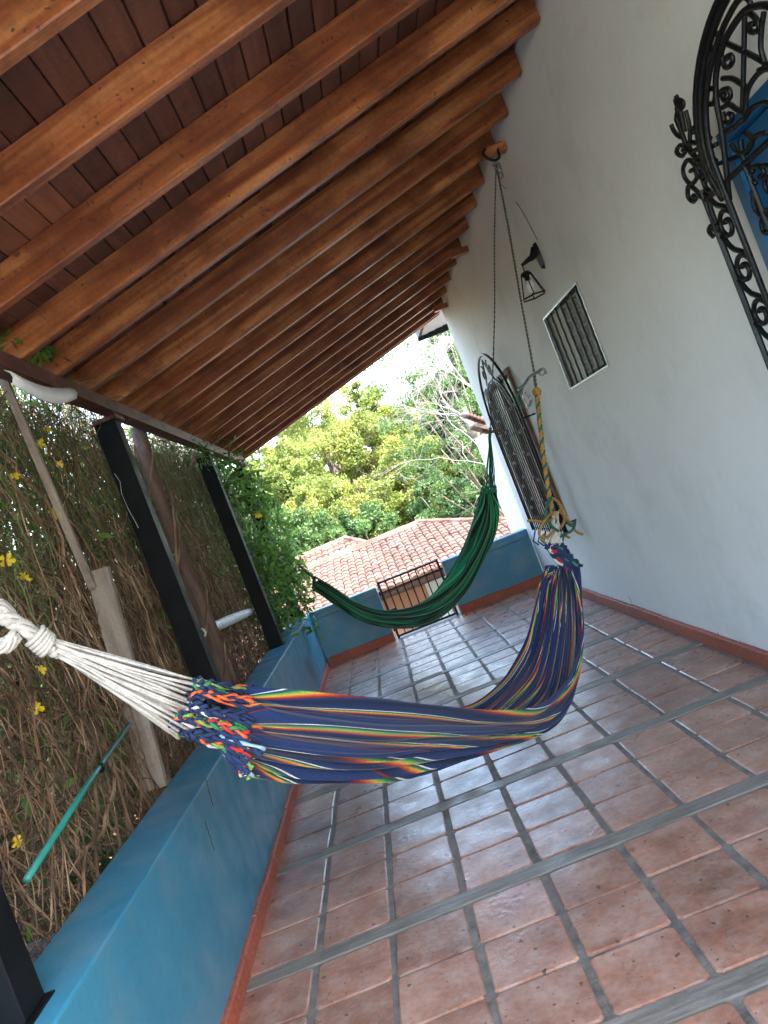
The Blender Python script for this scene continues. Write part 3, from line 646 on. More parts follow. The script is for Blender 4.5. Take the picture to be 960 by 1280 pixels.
# ------------------------------------------------------------------ hammocks
def stripe_mat(name, seq, periods, dark=1):
    m = bpy.data.materials.new(name); m.use_nodes = True; nt = m.node_tree; b = nt.nodes['Principled BSDF']; L = nt.links.new
    uv = nt.nodes.new('ShaderNodeUVMap'); uv.uv_map = 'UVMap'; sp = nt.nodes.new('ShaderNodeSeparateXYZ'); L(uv.outputs[0], sp.inputs[0])
    mu = N(nt, 'ShaderNodeMath', operation='MULTIPLY'); mu.inputs[1].default_value = periods; L(sp.outputs[0], mu.inputs[0])
    fr = N(nt, 'ShaderNodeMath', operation='FRACT'); L(mu.outputs[0], fr.inputs[0])
    c = ramp(nt, fr.outputs[0], seq, 'LINEAR' if name == 'striped_cotton' else 'CONSTANT')
    # woven thread fleck
    mp = N(nt, 'ShaderNodeMapping'); mp.inputs['Scale'].default_value = (900, 260, 1); L(uv.outputs[0], mp.inputs[0])
    nz = N(nt, 'ShaderNodeTexNoise'); nz.inputs['Scale'].default_value = 1; nz.inputs['Detail'].default_value = 2; L(mp.outputs[0], nz.inputs['Vector'])
    hs = nt.nodes.new('ShaderNodeHueSaturation'); mr = N(nt, 'ShaderNodeMapRange'); mr.inputs['From Min'].default_value = .25; mr.inputs['From Max'].default_value = .75; mr.inputs['To Min'].default_value = .62; mr.inputs['To Max'].default_value = 1.38
    L(nz.outputs['Fac'], mr.inputs[0]); L(mr.outputs[0], hs.inputs['Value']); L(c, hs.inputs['Color']); L(hs.outputs[0], b.inputs['Base Color'])
    b.inputs['Roughness'].default_value = .95; b.inputs['Specular IOR Level'].default_value = .15
    b.inputs['Sheen Weight'].default_value = .15
    bp_ = N(nt, 'ShaderNodeBump'); bp_.inputs['Strength'].default_value = .35; bp_.inputs['Distance'].default_value = .003; L(nz.outputs['Fac'], bp_.inputs['Height']); L(bp_.outputs[0], b.inputs['Normal'])
    return m
NV = (.012,.025,.080); WH = (.55,.52,.48); RD = (.20,.02,.015); OR = (.50,.09,.02); YE_ = (.45,.27,.04); GR = (.03,.17,.05); LG = (.14,.30,.05); MR = (.10,.015,.02)
BK0 = (.006,.008,.014)
seq = [(0,NV),(.27,NV),(.272,WH),(.287,WH),(.29,NV),(.32,(.02,.08,.05)),(.335,GR),(.36,LG),(.385,YE_),(.415,OR),(.445,RD),(.475,MR),(.478,NV),(.54,(.008,.012,.03)),(.70,NV),(.702,WH),(.714,WH),(.717,BK0),(.74,GR),(.755,YE_),(.775,OR),(.80,MR),(.815,NV),(.90,(.008,.012,.03)),(.905,(.12,.02,.02)),(.925,(.12,.02,.02)),(.93,NV)]
M['striped'] = stripe_mat('striped_cotton', seq, 8.2)
GD = (.005,.08,.04); GM = (.012,.20,.09); GL = (.05,.42,.18); BK = (.006,.012,.008)
gseq = [(0,GD),(.10,GM),(.2,GL),(.24,GM),(.32,BK),(.40,GD),(.48,GL),(.50,GD),(.58,BK),(.66,(.18,.30,.05)),(.68,GM),(.78,GD),(.86,GL),(.90,BK)]
M['greenstripe'] = stripe_mat('green_striped_cotton', gseq, 5)
for nm, c in (('navy',NV),('orange',(.65,.11,.03)),('green',(.03,.18,.06)),('lime',(.16,.28,.05)),('red',(.38,.02,.02)),('lightblue',(.25,.38,.5)),('white',WH),('gdark',GD),('gmid',GM)):
    M['yarn_'+nm] = mat('yarn_'+nm, [c, tuple(min(1, x*1.25) for x in c)], (90,90,90), .9, bump=.5, bump_scale=300)

def cloth(name, st, mat_, parent, un, nt_=110, ns=120, fold=.012, fseed=0, waves=7, pleat=.022):
    """st: stations (N px, B px, F px, dn, db, df)"""
    Ns = catmull([un(*a[0], a[3]) for a in st], nt_); Bs = catmull([un(*a[1], a[4]) for a in st], nt_); Fs = catmull([un(*a[2], -a[5]) for a in st], nt_)
    vs = []; uv = []
    rn = random.Random(fseed); ph = [rn.uniform(0, 6.28) for _ in range(6)]
    for j in range(nt_):
        t = j/(nt_-1); n_, b_, f_ = Ns[j], Bs[j], Fs[j]; m_ = (n_+f_)/2
        tan = (Bs[min(j+1,nt_-1)]-Bs[max(j-1,0)]).normalized()
        row = []; th_ = []
        aw = pleat*(.55+.45*math.sin(t*3.6+ph[1]))*(1+.5*math.exp(-t/.08)+.5*math.exp(-(1-t)/.08))
        for i in range(ns):
            s = i/(ns-1); x = 2*math.pi*waves*s + ph[0]+1.5*math.sin(t*4.2+ph[1])+1.3*math.sin(s*9+ph[2]+t*2.5); e_ = min(1, min(s, 1-s)/.05)
            sp_ = min(1, max(0, s + aw*math.sin(x)*e_)); a = math.pi*sp_; th_.append(x); row.append(m_ + (n_-f_)/2*math.cos(a) + (b_-m_)*max(0, math.sin(a))**.8)
        base_ = []
        for i in range(ns):
            s = i/(ns-1); q = (m_ + (n_-f_)/2*math.cos(math.pi*min(1,s+.02)) + (b_-m_)*max(0,math.sin(math.pi*min(1,s+.02)))**.8) - (m_ + (n_-f_)/2*math.cos(math.pi*max(0,s-.02)) + (b_-m_)*max(0,math.sin(math.pi*max(0,s-.02)))**.8); base_.append(q)
        endf = 1+1.3*math.exp(-t/.10)+1.3*math.exp(-(1-t)/.10)
        for i in range(ns):
            s = i/(ns-1); tg_ = base_[i]
            nr = tg_.cross(tan); nr = nr.normalized() if nr.length > 1e-8 else Vector((0,0,1))
            x = th_[i]
            w_ = math.cos(x) + .45*math.sin(2.3*x+ph[2]+2.2*math.sin(t*5+ph[3])) + .25*math.sin(4.1*x+ph[4]+t*9) + .5*math.sin(s*7+t*11+ph[5])*math.sin(t*17+s*5)
            amp = fold*endf*(.55+.45*math.sin(t*3.1+ph[3])**2)
            edge = min(1, min(s, 1-s)/.04)
            vs.append(row[i]+nr*w_*amp*(.4+.6*edge)); uv.append((s + .06*math.sin(t*4.5+s*5), t))
    m = MB(); m.v = [tuple(p) for p in vs]; m.t = [.5]*len(vs); m.uv = uv
    m.f = [(j*ns+i, j*ns+i+1, (j+1)*ns+i+1, (j+1)*ns+i) for j in range(nt_-1) for i in range(ns-1)]
    o = m.build(name, mat_, parent, smooth=True); sm = o.modifiers.new('thickness', 'SOLIDIFY'); sm.thickness = .004
    return o, vs[:ns], vs[(nt_-1)*ns:]

SH = thing('hammock', 'striped navy, red, orange and green hammock slung across the foreground on white cords', 'hammock', (-.2, 3, .4), 'hammocks')
st = [((303,857),(298,957),(309,868),.02,.03,.03),
      ((335,860),(335,965),(340,866),.06,.0,.08),
      ((400,866),(400,969),(400,866),.11,.0,.14),
      ((480,875),(478,969),(490,874),.13,.0,.18),
      ((555,883),(548,956),(575,884),.13,.0,.19),
      ((622,888),(618,930),(625,853),.12,.0,.19),
      ((676,880),(672,898),(655,805),.10,-.02,.17),
      ((713,842),(694,862),(668,758),.08,-.05,.14),
      ((727,785),(703,800),(676,726),.06,-.06,.10),
      ((724,730),(703,748),(682,712),.05,-.04,.07),
      ((716,702),(702,712),(687,706),.04,-.03,.05)]
co, lrow, rrow_ = cloth('cloth', st, M['striped'], SH, S, 190, 360, .0165, 3, 11, .030)
# left plaits
lk = S(58, 806); lk2 = S(22, 783)
ends0 = [S(*p) for p in ()]
ycols = ['navy','orange','green','navy','red','lime','navy','lightblue','navy','orange','white','navy','green','red']
NB_ = 38; tips = []
for k in range(NB_):
    s = k/(NB_-1); base = Vector(lrow[int(s*169)])
    f = s*2 if s < .5 else 2-s*2                 # 0 top .. 1 bottom
    tx, ty = 236-33*f+random.uniform(-6,8), 849+64*f+random.uniform(-3,3)
    tipp = S(tx, ty, .05*math.cos(math.pi*s)+random.uniform(-.015,.02)); tips.append(tipp)
    mid = base.lerp(tipp, .5)+Vector((random.uniform(-.01,.01), -.02*math.cos(math.pi*s)+random.uniform(-.02,.02), random.uniform(-.03,.03)))
    dense = catmull([base+(base-tipp).normalized()*random.uniform(.0,.07), mid, tipp+(tipp-base)*random.uniform(-.25,.02)], 26); cl = ['navy' if random.random() < .62 else random.choice(['orange','orange','green','red','lime','white','lightblue']) for _ in range(3)]; thk = random.uniform(.75,1.25); fq = random.uniform(.32,.55)
    L = (base-tipp).length
    for q in range(3):
        out = []
        for i, p in enumerate(dense):
            d = (dense[min(i+1,25)]-dense[max(i-1,0)]).normalized(); u = (Vector((0,0,1))-d*d.z).normalized(); v = d.cross(u)
            a = i*fq+2*math.pi*q/3+k
            out.append(p+(u*math.sin(a)*.0105+v*math.sin(2*a)*.0075)*thk)
        MB().tube(out, [.0075*thk*(.75+.25*math.sin(i*1.3+q))*(1-.2*i/25) for i in range(26)], 6).build('plait_strand', M['yarn_'+cl[q]], SH, smooth=True)
# white cords to the gather
for k, tp in enumerate(tips):
    for r2 in range(2):
        e = lk+Vector((random.gauss(0,.006), random.gauss(0,.006), random.gauss(0,.009)))
        a = tp+Vector((random.gauss(0,.004), random.gauss(0,.004), random.gauss(0,.006))); m_ = a.lerp(e, .5)+Vector((0,0,random.uniform(-.008,.004)))
        MB().tube([tp+(tp-e).normalized()*random.uniform(.0,.07)]+catmull([a, m_, e], 8)[1:], .0043, 5, tint=random.random()).build('cord', M['cord'], SH, smooth=True)
gp = catmull([lk+(lk-lk2)*-.0+ (S(85,818)-lk)*.5, lk, S(38,790), S(20,778), S(2,770), S(-20,764)], 26)
for k in range(7):
    a0 = 2*math.pi*k/7; out = []
    for i, p in enumerate(gp):
        rr = .017+.003*math.sin(i*.8); out.append(p+Vector((0, math.cos(a0+i*.25)*rr, math.sin(a0+i*.25)*rr)))
    MB().tube(out, .0115, 6, tint=random.random()).build('gathered_cord', M['cord'], SH, smooth=True)
for k in range(5):
    c = gp[4+k]; d = (gp[5+k]-gp[3+k]).normalized(); u = d.orthogonal().normalized(); v = d.cross(u)
    MB().tube([c+u*.031*math.cos(a)+v*.031*math.sin(a)+d*.008*a/6 for a in [2*math.pi*j/12 for j in range(13)]], .007, 5).build('whipping', M['cord'], SH, smooth=True)
lo = [S(20,778), S(6,760), S(-14,757), S(-34,762), S(-48,772)]; lo2 = [S(22,792), S(8,806), S(-12,806), S(-30,795), S(-48,778)]
for q in (lo, lo2):
    dn_ = catmull(q, 22)
    for kk in range(7):
        an = 2*math.pi*kk/7; MB().tube([p+Vector((0,math.cos(an+i*.22)*.015,math.sin(an+i*.22)*.015))+Vector((0,0,random.gauss(0,.0012))) for i, p in enumerate(dn_)], .0085, 6, tint=random.random()).build('loop_cord', M['cord'], SH, smooth=True)
hk2 = S(-36,778); 
t = thing('post_hook', 'black iron hook on the nearest post holding the white loop of the striped hammock', 'hook', SB)
MB().tube(catmull([S(6,774), S(-2,786), S(-20,788), S(-38,782), Vector((-1.19,1.93,1.60))], 20), .009, 6).build('hook_shank', M['iron'], t, smooth=True)
# right end: plaits, white cords to the yellow rope
for k in range(16):
    s = k/15; base = Vector(rrow_[int(s*169)]); tipp = S(694+9*math.cos(s*9)+random.uniform(-3,3), 684+random.uniform(-4,5), .02*math.sin(k)); cl = random.sample(ycols, 2)
    dense = catmull([base+(base-tipp).normalized()*.02, base.lerp(tipp,.5)+Vector((random.uniform(-.015,.015),0,random.uniform(-.01,.01))), tipp], 14)
    for q in range(2):
        MB().tube([p+Vector((math.sin(i*.9+q*3.14+k)*.009, 0, math.cos(i*.9+q*3.14+k)*.009)) for i, p in enumerate(dense)], .0095, 5).build('plait_strand', M['yarn_'+['navy',cl[q]][q]], SH, smooth=True)
    e = S(694, 655)+Vector((random.gauss(0,.008),0,0)); MB().tube([tipp, tipp.lerp(e,.5)+Vector((random.gauss(0,.006),0,0)), e], .0055, 5, tint=random.random()).build('cord', M['cord'], SH, smooth=True)
for k in range(3): MB().tube([S(689+5*k, 690), S(691+3*k, 668), S(692+2*k, 640)], .012, 6).build('gathered_cord', M['cord'], SH, smooth=True)

GH = thing('hammock', 'dark green striped hammock hanging further back in front of the iron gate', 'hammock', (0, 7.4, .45), 'hammocks')
st2 = [((397,722),(394,738),(399,724),.02,.0,.02), ((416,733),(421,757),(418,734),.05,0,.05), ((441,751),(452,776),(445,752),.09,0,.09), ((472,762),(484,784),(478,763),.11,0,.11),
       ((505,761),(518,783),(509,760),.12,0,.12), ((536,748),(552,770),(538,745),.12,0,.13), ((562,722),(580,741),(561,716),.11,0,.13), ((580,688),(602,704),(579,683),.09,0,.11),
       ((592,655),(618,668),(591,650),.07,0,.09), ((600,628),(622,640),(599,624),.05,0,.06), ((605,609),(617,616),(603,608),.03,0,.03)]
cg, l2, r2_ = cloth('cloth', st2, M['greenstripe'], GH, G, 110, 170, .012, 5, 6, .03)
for k in range(12):
    b = Vector(r2_[int(k/11*89)]); e = G(613, 545); MB().tube([b, b.lerp(e,.4)+Vector((random.gauss(0,.012),0,0)), e], .0042, 4).build('cord', M['yarn_gdark'], GH)
    q = b+Vector((random.uniform(-.03,.03),0,random.uniform(-.01,.05))); MB().tube([b, b.lerp(q,.5)+Vector((.01,0,.02)), q], .009, 4).build('tuft', M['yarn_gmid'], GH)
    b = Vector(l2[int(k/11*89)]); e = G(392, 722); MB().tube([b, b.lerp(e,.5)+Vector((0,0,.01)), e], .012, 4).build('tuft', M['yarn_gdark'], GH)
twisted('rope_strand', [M['rope'], M['yarn_gdark']], [G(393,723), G(375,707), G(360,693), G(347,677)], .016, GH, .12, 2)
MB().tube([G(347,677), PA+Vector((-.02,.0,.03))], .012, 5).build('post_lashing', M['rope'], GH)
MB().tube([G(604,538), G(613,540), G(628,537)], .012, 6).build('toggle', M['brownwood'], GH)
MB().tube([G(613,535), G(612,548), G(613,560)], .012, 6).build('end_knot', M['yarn_gdark'], GH)

# ------------------------------------------------------------------ vines
def vine(name, label, loc): return thing(name, label, 'vine', loc)
V1 = vine('climbing_vine', 'curtain of dry brown vine stems hanging outside the left parapet, with yellow flowers', (-1.8, 4, 0))
V2 = vine('climbing_vine', 'lush green leafy vine covering the far left corner post', (-1.4, 8.6, .7))
mb = MB(); mg = MB()
r = random.Random(3)
def stem(mb, p, d, L, n, wob, rad, grav, tint):
    if 4.9 < p.y < 5.75 and p.x > -1.50: p.x -= .14
    pts = [p.copy()]; d = d.normalized()
    for i in range(n):
        d = (d + Vector((r.gauss(0,wob), r.gauss(0,wob), r.gauss(0,wob)-grav))).normalized(); p = p+d*(L/n)
        if p.z < 2.56: p.x = min(p.x, -1.352-.03*r.random())
        pts.append(p.copy())
    mb.tube(pts, rad, 3, tint=tint, cap=False, taper=.5)
for k in range(3800):                                   # hanging strands
    y = r.uniform(1.2, 9.0); x = -1.38-abs(r.gauss(0,.28)); z = r.uniform(1.2, 2.95)
    if mnoise.noise(Vector((y*1.5, z*.7, x*2))) < r.uniform(-.35,.12): continue
    p = Vector((x, y, z)); stem(mb, p, Vector((r.gauss(0,.25), r.gauss(0,.4), -1)), r.uniform(.6, 1.9), 9, .22, r.uniform(.0018,.0045), .08, r.random())
for k in range(4600):                                   # tangled, curly middle
    y = r.uniform(1.6, 8.8); x = -1.46-abs(r.gauss(0,.22)); z = r.triangular(-.1, 2.2, .95)
    if mnoise.noise(Vector((y*1.7+5, z*1.6, x*2))) < r.uniform(-.35,.12): continue
    stem(mb, Vector((x,y,z)), Vector((r.gauss(0,.5), r.gauss(0,1), r.gauss(0,.8))), r.uniform(.4, 1.1), 9, .48, r.uniform(.0018,.0042), .02, r.random())
for k in range(700):                                     # upright twigs from below
    y = r.uniform(1.2, 8.6); x = -1.45-abs(r.gauss(0,.35))
    stem(mb, Vector((x,y,r.uniform(-1.2,.2))), Vector((r.gauss(0,.35), r.gauss(0,.35), 1)), r.uniform(.8,1.8), 8, .16, r.uniform(.003,.007), -.02, r.random())
for k in range(130):                                     # thicker woody runners
    y = r.uniform(1.4, 8.8); x = -1.42-abs(r.gauss(0,.2))
    stem(mb, Vector((x,y,r.uniform(.2,2.6))), Vector((r.gauss(0,.2), r.gauss(0,1), r.gauss(-.6,.7))), r.uniform(.8,2.0), 12, .22, r.uniform(.005,.011), .03, r.random())
for k in range(500):                                     # curled tendrils
    c = Vector((-1.40-abs(r.gauss(0,.15)), r.uniform(1.6,8.6), r.triangular(.1,2.2,1.1))); R0 = r.uniform(.03,.09); a0 = r.uniform(0,6.28); ax1 = Vector((r.gauss(0,1),r.gauss(0,.4),r.gauss(0,.4))).normalized(); u_ = ax1.orthogonal().normalized(); v_ = ax1.cross(u_)
    pts = [c+(u_*math.cos(a0+i*.6)+v_*math.sin(a0+i*.6))*R0*(1-.05*i)+ax1*.008*i for i in range(11)]
    for p in pts: p.x = min(p.x, -1.352)
    mb.tube(pts, r.uniform(.0015,.0035), 3, tint=r.random(), cap=False)
for k in range(2600):
    y = r.uniform(1.4, 8.6); x = -1.38-abs(r.gauss(0,.22)); z = r.uniform(1.9, 3.05)
    stem(mg, Vector((x,y,z)), Vector((r.gauss(0,.5), r.gauss(0,.6), -.7)), r.uniform(.25,.9), 7, .3, r.uniform(.0018,.0035), .08, r.random())
for k in range(2600):                                    # thatch of old growth heaped along the eave
    y = r.uniform(1.2, 9.2); z = r.gauss(2.62,.13); x = -1.36-abs(r.gauss(0,.13))
    if mnoise.noise(Vector((y*1.9, 3, x))) < r.uniform(-.5,.0): continue
    stem((mg if r.random() < .5 else mb), Vector((x,y,z)), Vector((r.gauss(0,.3), r.gauss(0,.9), -.5)), r.uniform(.25,.7), 7, .35, r.uniform(.002,.004), .12, r.random())
stuff(mb.build('dry_stems', M['stem'], V1))
stuff(mg.build('green_stems', M['gstem'], V1))
def leaves(name, centers, size, aspect, mat_, parent, up_bias=.3, tints=None):
    n = len(centers); c = np.array(centers)
    d = rng.normal(size=(n,3)); d[:,2] -= up_bias; d /= np.linalg.norm(d,axis=1)[:,None]
    q = rng.normal(size=(n,3)); s = np.cross(d,q); s /= np.linalg.norm(s,axis=1)[:,None]; up = np.cross(s,d)
    L = (rng.uniform(.6,1.3,n)*size)[:,None]; W = L*aspect
    # leaf: 6-gon with slight fold
    pts = [c, c+d*L*.3+s*W*.5+up*L*.06, c+d*L*.7+s*W*.4+up*L*.04, c+d*L-up*L*.08, c+d*L*.7-s*W*.4+up*L*.04, c+d*L*.3-s*W*.5+up*L*.06]
    v = np.stack(pts, axis=1).reshape(-1,3)
    t = np.repeat(rng.random(n) if tints is None else tints, 6)
    return np_mesh(name, v, 6, mat_, t, parent)
# sparse leaves in the dry curtain (green near the top)
cs = [( -1.42-abs(r.gauss(0,.3)), r.uniform(1.5,8.8), r.triangular(.6,3.05,2.5)) for _ in range(6500)]
for k in range(110):
    cy, cz, cx = r.uniform(1.5, 8.8), r.choice((r.uniform(1.9,2.8), r.uniform(1.0,2.8))), -1.42-abs(r.gauss(0,.25))
    for _ in range(32): cs.append((min(cx+r.gauss(0,.08), -1.36), cy+r.gauss(0,.13), min(cz+r.gauss(0,.10), 2.9)))
cs = [c for c in cs if mnoise.noise(Vector((c[1]*1.6, c[2]*1.6, 9))) > r.uniform(-.3,.25)]
stuff(leaves('leaves', cs, .075, .38, M['leaf'], V1))
cs = []
for k in range(58):                                       # lush clumps at the far corner
    y = r.uniform(7.5, 9.5); z = r.uniform(.55, 2.6); x = -1.34+r.gauss(0,.13) + (.17 if y > 8.0 and 1.0 < z < 2.3 else 0)
    for _ in range(75): cs.append((min(x+r.gauss(0,.10), -.98), y+r.gauss(0,.16), z+r.gauss(0,.13)))
stuff(leaves('leaves', cs, .085, .36, M['leaf'], V2))
mg2 = MB()
for k in range(260):
    stem(mg2, Vector((-1.35+r.gauss(0,.12), r.uniform(7.6,9.4), r.uniform(1.2,2.6))), Vector((r.gauss(0,.3), r.gauss(0,.4), -1)), r.uniform(.4,1.2), 8, .25, .003, .05, r.random())
stuff(mg2.build('stems', M['gstem'], V2))
# garden foliage reaching over the beam end and rafter tips
cs = []
for (x_, y_) in ((45,410),(50,425),(300,540),(285,545),(310,560),(250,560),(262,572),(22,420)):
    p = P(x_, y_, X=-1.14)
    for _ in range(45): cs.append((p.x+r.gauss(0,.04)-.02, p.y+r.gauss(0,.12), min(p.z+r.gauss(0,.05), zr(p.x)+.08)))
stuff(leaves('leaves', cs, .06, .22, M['leaf'], V1))
# understorey below parapet height, outside
cs = [(-1.5-abs(r.gauss(0,.5)), r.uniform(1.5,9.5), r.triangular(-1.5,.75,.2)) for _ in range(5200)]
sh = thing('garden_shrubs', 'dark leafy bushes close behind the curtain of dry vine stems', 'shrub', (-2, 5, -3)); stuff(leaves('leaves', cs, .10, .35, M['crownC'], sh))
cs = []
for k in range(330):
    cy, cz, cx = r.uniform(1.0, 10), r.uniform(-.6, 2.9), -2.1-abs(r.gauss(0,.55))
    if mnoise.noise(Vector((cy*.9, cz*1.1, 4))) < -.22 and cz > 1: continue
    for _ in range(34): cs.append((min(cx+r.gauss(0,.16), -1.75), cy+r.gauss(0,.22), cz+r.gauss(0,.17)))
stuff(leaves('leaves', cs, .11, .42, M['crownB'], sh))
fl_px = [(60,537),(50,556),(170,502),(302,542),(67,642),(75,580),(30,720),(150,777),(50,837),(322,645),(19,595),(351,698),(46,885),(21,1052),(292,545),(108,470+90),(10,700)]
def flower(p, sz, parent):
    mbf = MB(); ax_ = (CAM-p).normalized()+Vector((r.gauss(0,.4), r.gauss(0,.4), r.gauss(0,.4))); ax_.normalize(); u = ax_.orthogonal().normalized(); v = ax_.cross(u); f0 = r.uniform(0,1)
    sz0 = sz
    for k in range(5):
        sz = sz0*r.uniform(.65,1.1)
        a = f0+2*math.pi*k/5+r.uniform(-.2,.2);  d = u*math.cos(a)+v*math.sin(a); s = ax_.cross(d)
        mbf.add([p, p+d*sz*.4+s*sz*.28+ax_*sz*.15, p+d*sz*.85+s*sz*.33+ax_*sz*.12, p+d*sz*1.05, p+d*sz*.85-s*sz*.33+ax_*sz*.2, p+d*sz*.4-s*sz*.28+ax_*sz*.15, p+d*sz*.5+ax_*sz*.05], [(0,1,6),(1,2,6),(2,3,6),(3,4,6),(4,5,6),(5,0,6)])
    mbf.tube([p-ax_*sz*.9, p], [sz*.05, sz*.16], 6)
    mbf.build('flower', M['petal'], parent)
for (x_, y_) in fl_px:
    p = P(x_, y_, X=-1.37 if x_ < 280 else -1.12); flower(p, r.uniform(.020,.031) if x_ < 280 else .045, V1 if x_ < 280 else V2)

# ------------------------------------------------------------------ neighbour's house
NH = thing('neighbour_house', 'lower house with pink terracotta tiled hipped roof beyond the end parapet', 'house', (0, 16, -3.2))
def tiled(poly, ridge_a, ridge_b, down, L, name='roof_tiles'):
    """poly tested in (a along ridge, b down slope); barrel tiles in stepped rows"""
    ra = Vector(ridge_a); e = (Vector(ridge_b)-ra).normalized(); dn = Vector(down).normalized(); nn = e.cross(dn)
    if nn.z < 0: nn = -nn
    tw, th = .15, .235; amin = min(p[0] for p in poly); amax = max(p[0] for p in poly); m = MB()
    def inside(a, b):
        c = False
        for i in range(len(poly)):
            x1, y1 = poly[i]; x2, y2 = poly[i-1]
            if (y1 > b) != (y2 > b) and a < (x2-x1)*(b-y1)/(y2-y1)+x1: c = not c
        return c
    nr = int(L/th)+1
    rr = random.Random(5)
    for j in range(nr):
        for i in range(int((amax-amin)/tw)+1):
            a0 = amin+i*tw; b0 = j*th
            if not inside(a0+tw/2, min(b0+th/2, L-.01)): continue
            tt = rr.random(); vs = []; dj = rr.uniform(-.01,.01)
            for (bb, lift) in ((b0-.03, .006), (min(b0+th, L+.05), .03)):
                for q in range(5):
                    an = math.pi*q/4; vs.append(ra+e*(a0+tw/2-math.cos(an)*tw*.55+dj)+dn*bb+nn*(lift+math.sin(an)*.055))
            fs = [(q, q+1, q+6, q+5) for q in range(4)]; m.add(vs, fs+[(5,6,7,8,9)], tint=tt)
    return stuff(m.build(name, M['roof'], NH))
def slab(pts, th=.1, mat_=None, name='roof_underside'):
    pts = [Vector(p) for p in pts]; k = len(pts); vs = [p-Vector((0,0,.02)) for p in pts]+[p-Vector((0,0,th)) for p in pts]
    return MB().add(vs, [tuple(range(k)), tuple(range(2*k-1,k-1,-1))]+[(i, i+k, (i+1)%k+k, (i+1)%k) for i in range(k)]).build(name, mat_ or M['roof'], NH)
# block A, ridge Y=19
Az = 1.12; aR = Vector((-.79,19,Az)); aL = Vector((-10,19,Az-.25)); aE = 14.4; ez = -.70
dn = Vector((0, aE-19, ez-Az)); LA = dn.length
tiled([(0,0),(9.21,0),(9.21+3.0,LA),(0,LA)], aL, aR+Vector((0,0,0)), dn, LA)
slab([aL, aR, (2.2,aE,ez), (-10,aE,ez)]); slab([aR, (2.2,aE,ez), (2.2,23.6,ez)]); slab([aL, aR, (2.2,23.6,ez), (-10,23.6,ez)])
# block B, ridge Y=16.6
Bz = .90; bL = Vector((-2.0,16.6,Bz-.05)); bR = Vector((.93,16.6,Bz)); bE = 13.2; bz = .19
dn = Vector((0, bE-16.6, bz-Bz)); LB = dn.length
tiled([(0.0,0),(2.93,0),(5.0,LB),(0.0,LB)], bL, bR, dn, LB)
slab([bL, bR, (3.0,bE,bz), (-2.0,bE,bz)]); slab([bR, (3.0,bE,bz), (3.0,20,bz)]); slab([bL, bR, (3.0,20,bz), (-2,20,bz)])
for (p, q) in ((aL,aR),(bL,bR),(aR,Vector((2.2,aE,ez))),(bR,Vector((3.0,bE,bz)))):
    d = q-p; kk = int(d.length/.35)
    rc = MB()
    for i in range(kk): rc.tube([p+d*(i/kk)+Vector((0,0,.02)), p+d*((i+1.1)/kk)+Vector((0,0,.045))], [.10,.085], 7, tint=random.random())
    rc.build('ridge_tiles', M['roof'], NH)
MB().box(-9.7, 1.9, 14.9, 23, -3.3, -.8).build('wall', M['pot'], NH)
MB().box(-1.6, .45, 13.7, 16, -3.3, .1).build('wall', M['pot'], NH)
MB().box(.45, 2.7, 13.69, 16, -3.3, .1).build('wall', M['wall'], NH)
MB().box(-2.0, 3.0, 13.24, 13.28, .04, .15).build('eave_board', M['brownwood'], NH)
m_ = MB()
for i in range(26): m_.box(-1.95+i*.19, -1.9+i*.19, 13.3, 13.7, .07, .14)
m_.build('eave_rafters', M['brownwood'], NH)
wn = MB().box(.75,.82,13.66,13.69,-1.6,-.5).box(1.45,1.52,13.66,13.69,-1.6,-.5).box(.82,1.45,13.66,13.69,-.57,-.5).build('window_frame', M['brownwood'], NH)
MB().box(.82,1.45,13.675,13.685,-1.6,-.571).build('pane', M['glass'], wn)
# second low roof seen through the vines
N2 = thing('garden_shed', 'low terracotta roofed outbuilding glimpsed through the vines on the left', 'shed', (-7, 9, -3.2))
m_ = MB(); rr = random.Random(9)
for i in range(30):
    for j in range(12):
        a = -12+i*.24; bq = 6+j*.4; z = -.9-abs(bq-8.5)*.22
        vs = []
        for (b2, l2_) in ((bq,.03),(bq+.42,.0)):
            z2 = -.9-abs(b2-8.5)*.22
            for q in range(4): an = math.pi*q/3; vs.append((a-math.cos(an)*.12, b2, z2+l2_+math.sin(an)*.07))
        m_.add(vs, [(q, q+4, q+5, q+1) for q in range(3)], rr.random())
stuff(m_.build('roof_tiles', M['roof'], N2)); MB().box(-11.9,-5.0,6.5,10.4,-3.3,-1.45).build('wall', M['pot'], N2)
# tiled awning peeping past the wall end
TA = thing('tiled_awning', 'small terracotta tiled awning peeping out past the end of the white wall', 'awning', (1.9, 10.8, 2.1))
p0 = P(583, 522, Y=10.6); p1 = P(606, 534, Y=10.6)
for i in range(6):
    a = Vector((1.66+i*.10, 10.5+.0*i, 2.30-.055*i)); a = P(585+4.2*i, 519+1.6*i, Y=10.6)
    MB().tube([a+Vector((0,-.25,-.05)), a+Vector((0,.4,.05))], .036, 7, tint=random.random()).build('roof_tile', M['roof'], TA, smooth=True)
MB().beam(P(590,533,Y=10.6), P(620,541,Y=10.6), .5, .04).build('awning_board', M['brownwood'], TA)
MB().box(1.95, 5, 10.2, 12, -3.2, 2.0).build('side_wall', M['wall'], TA)

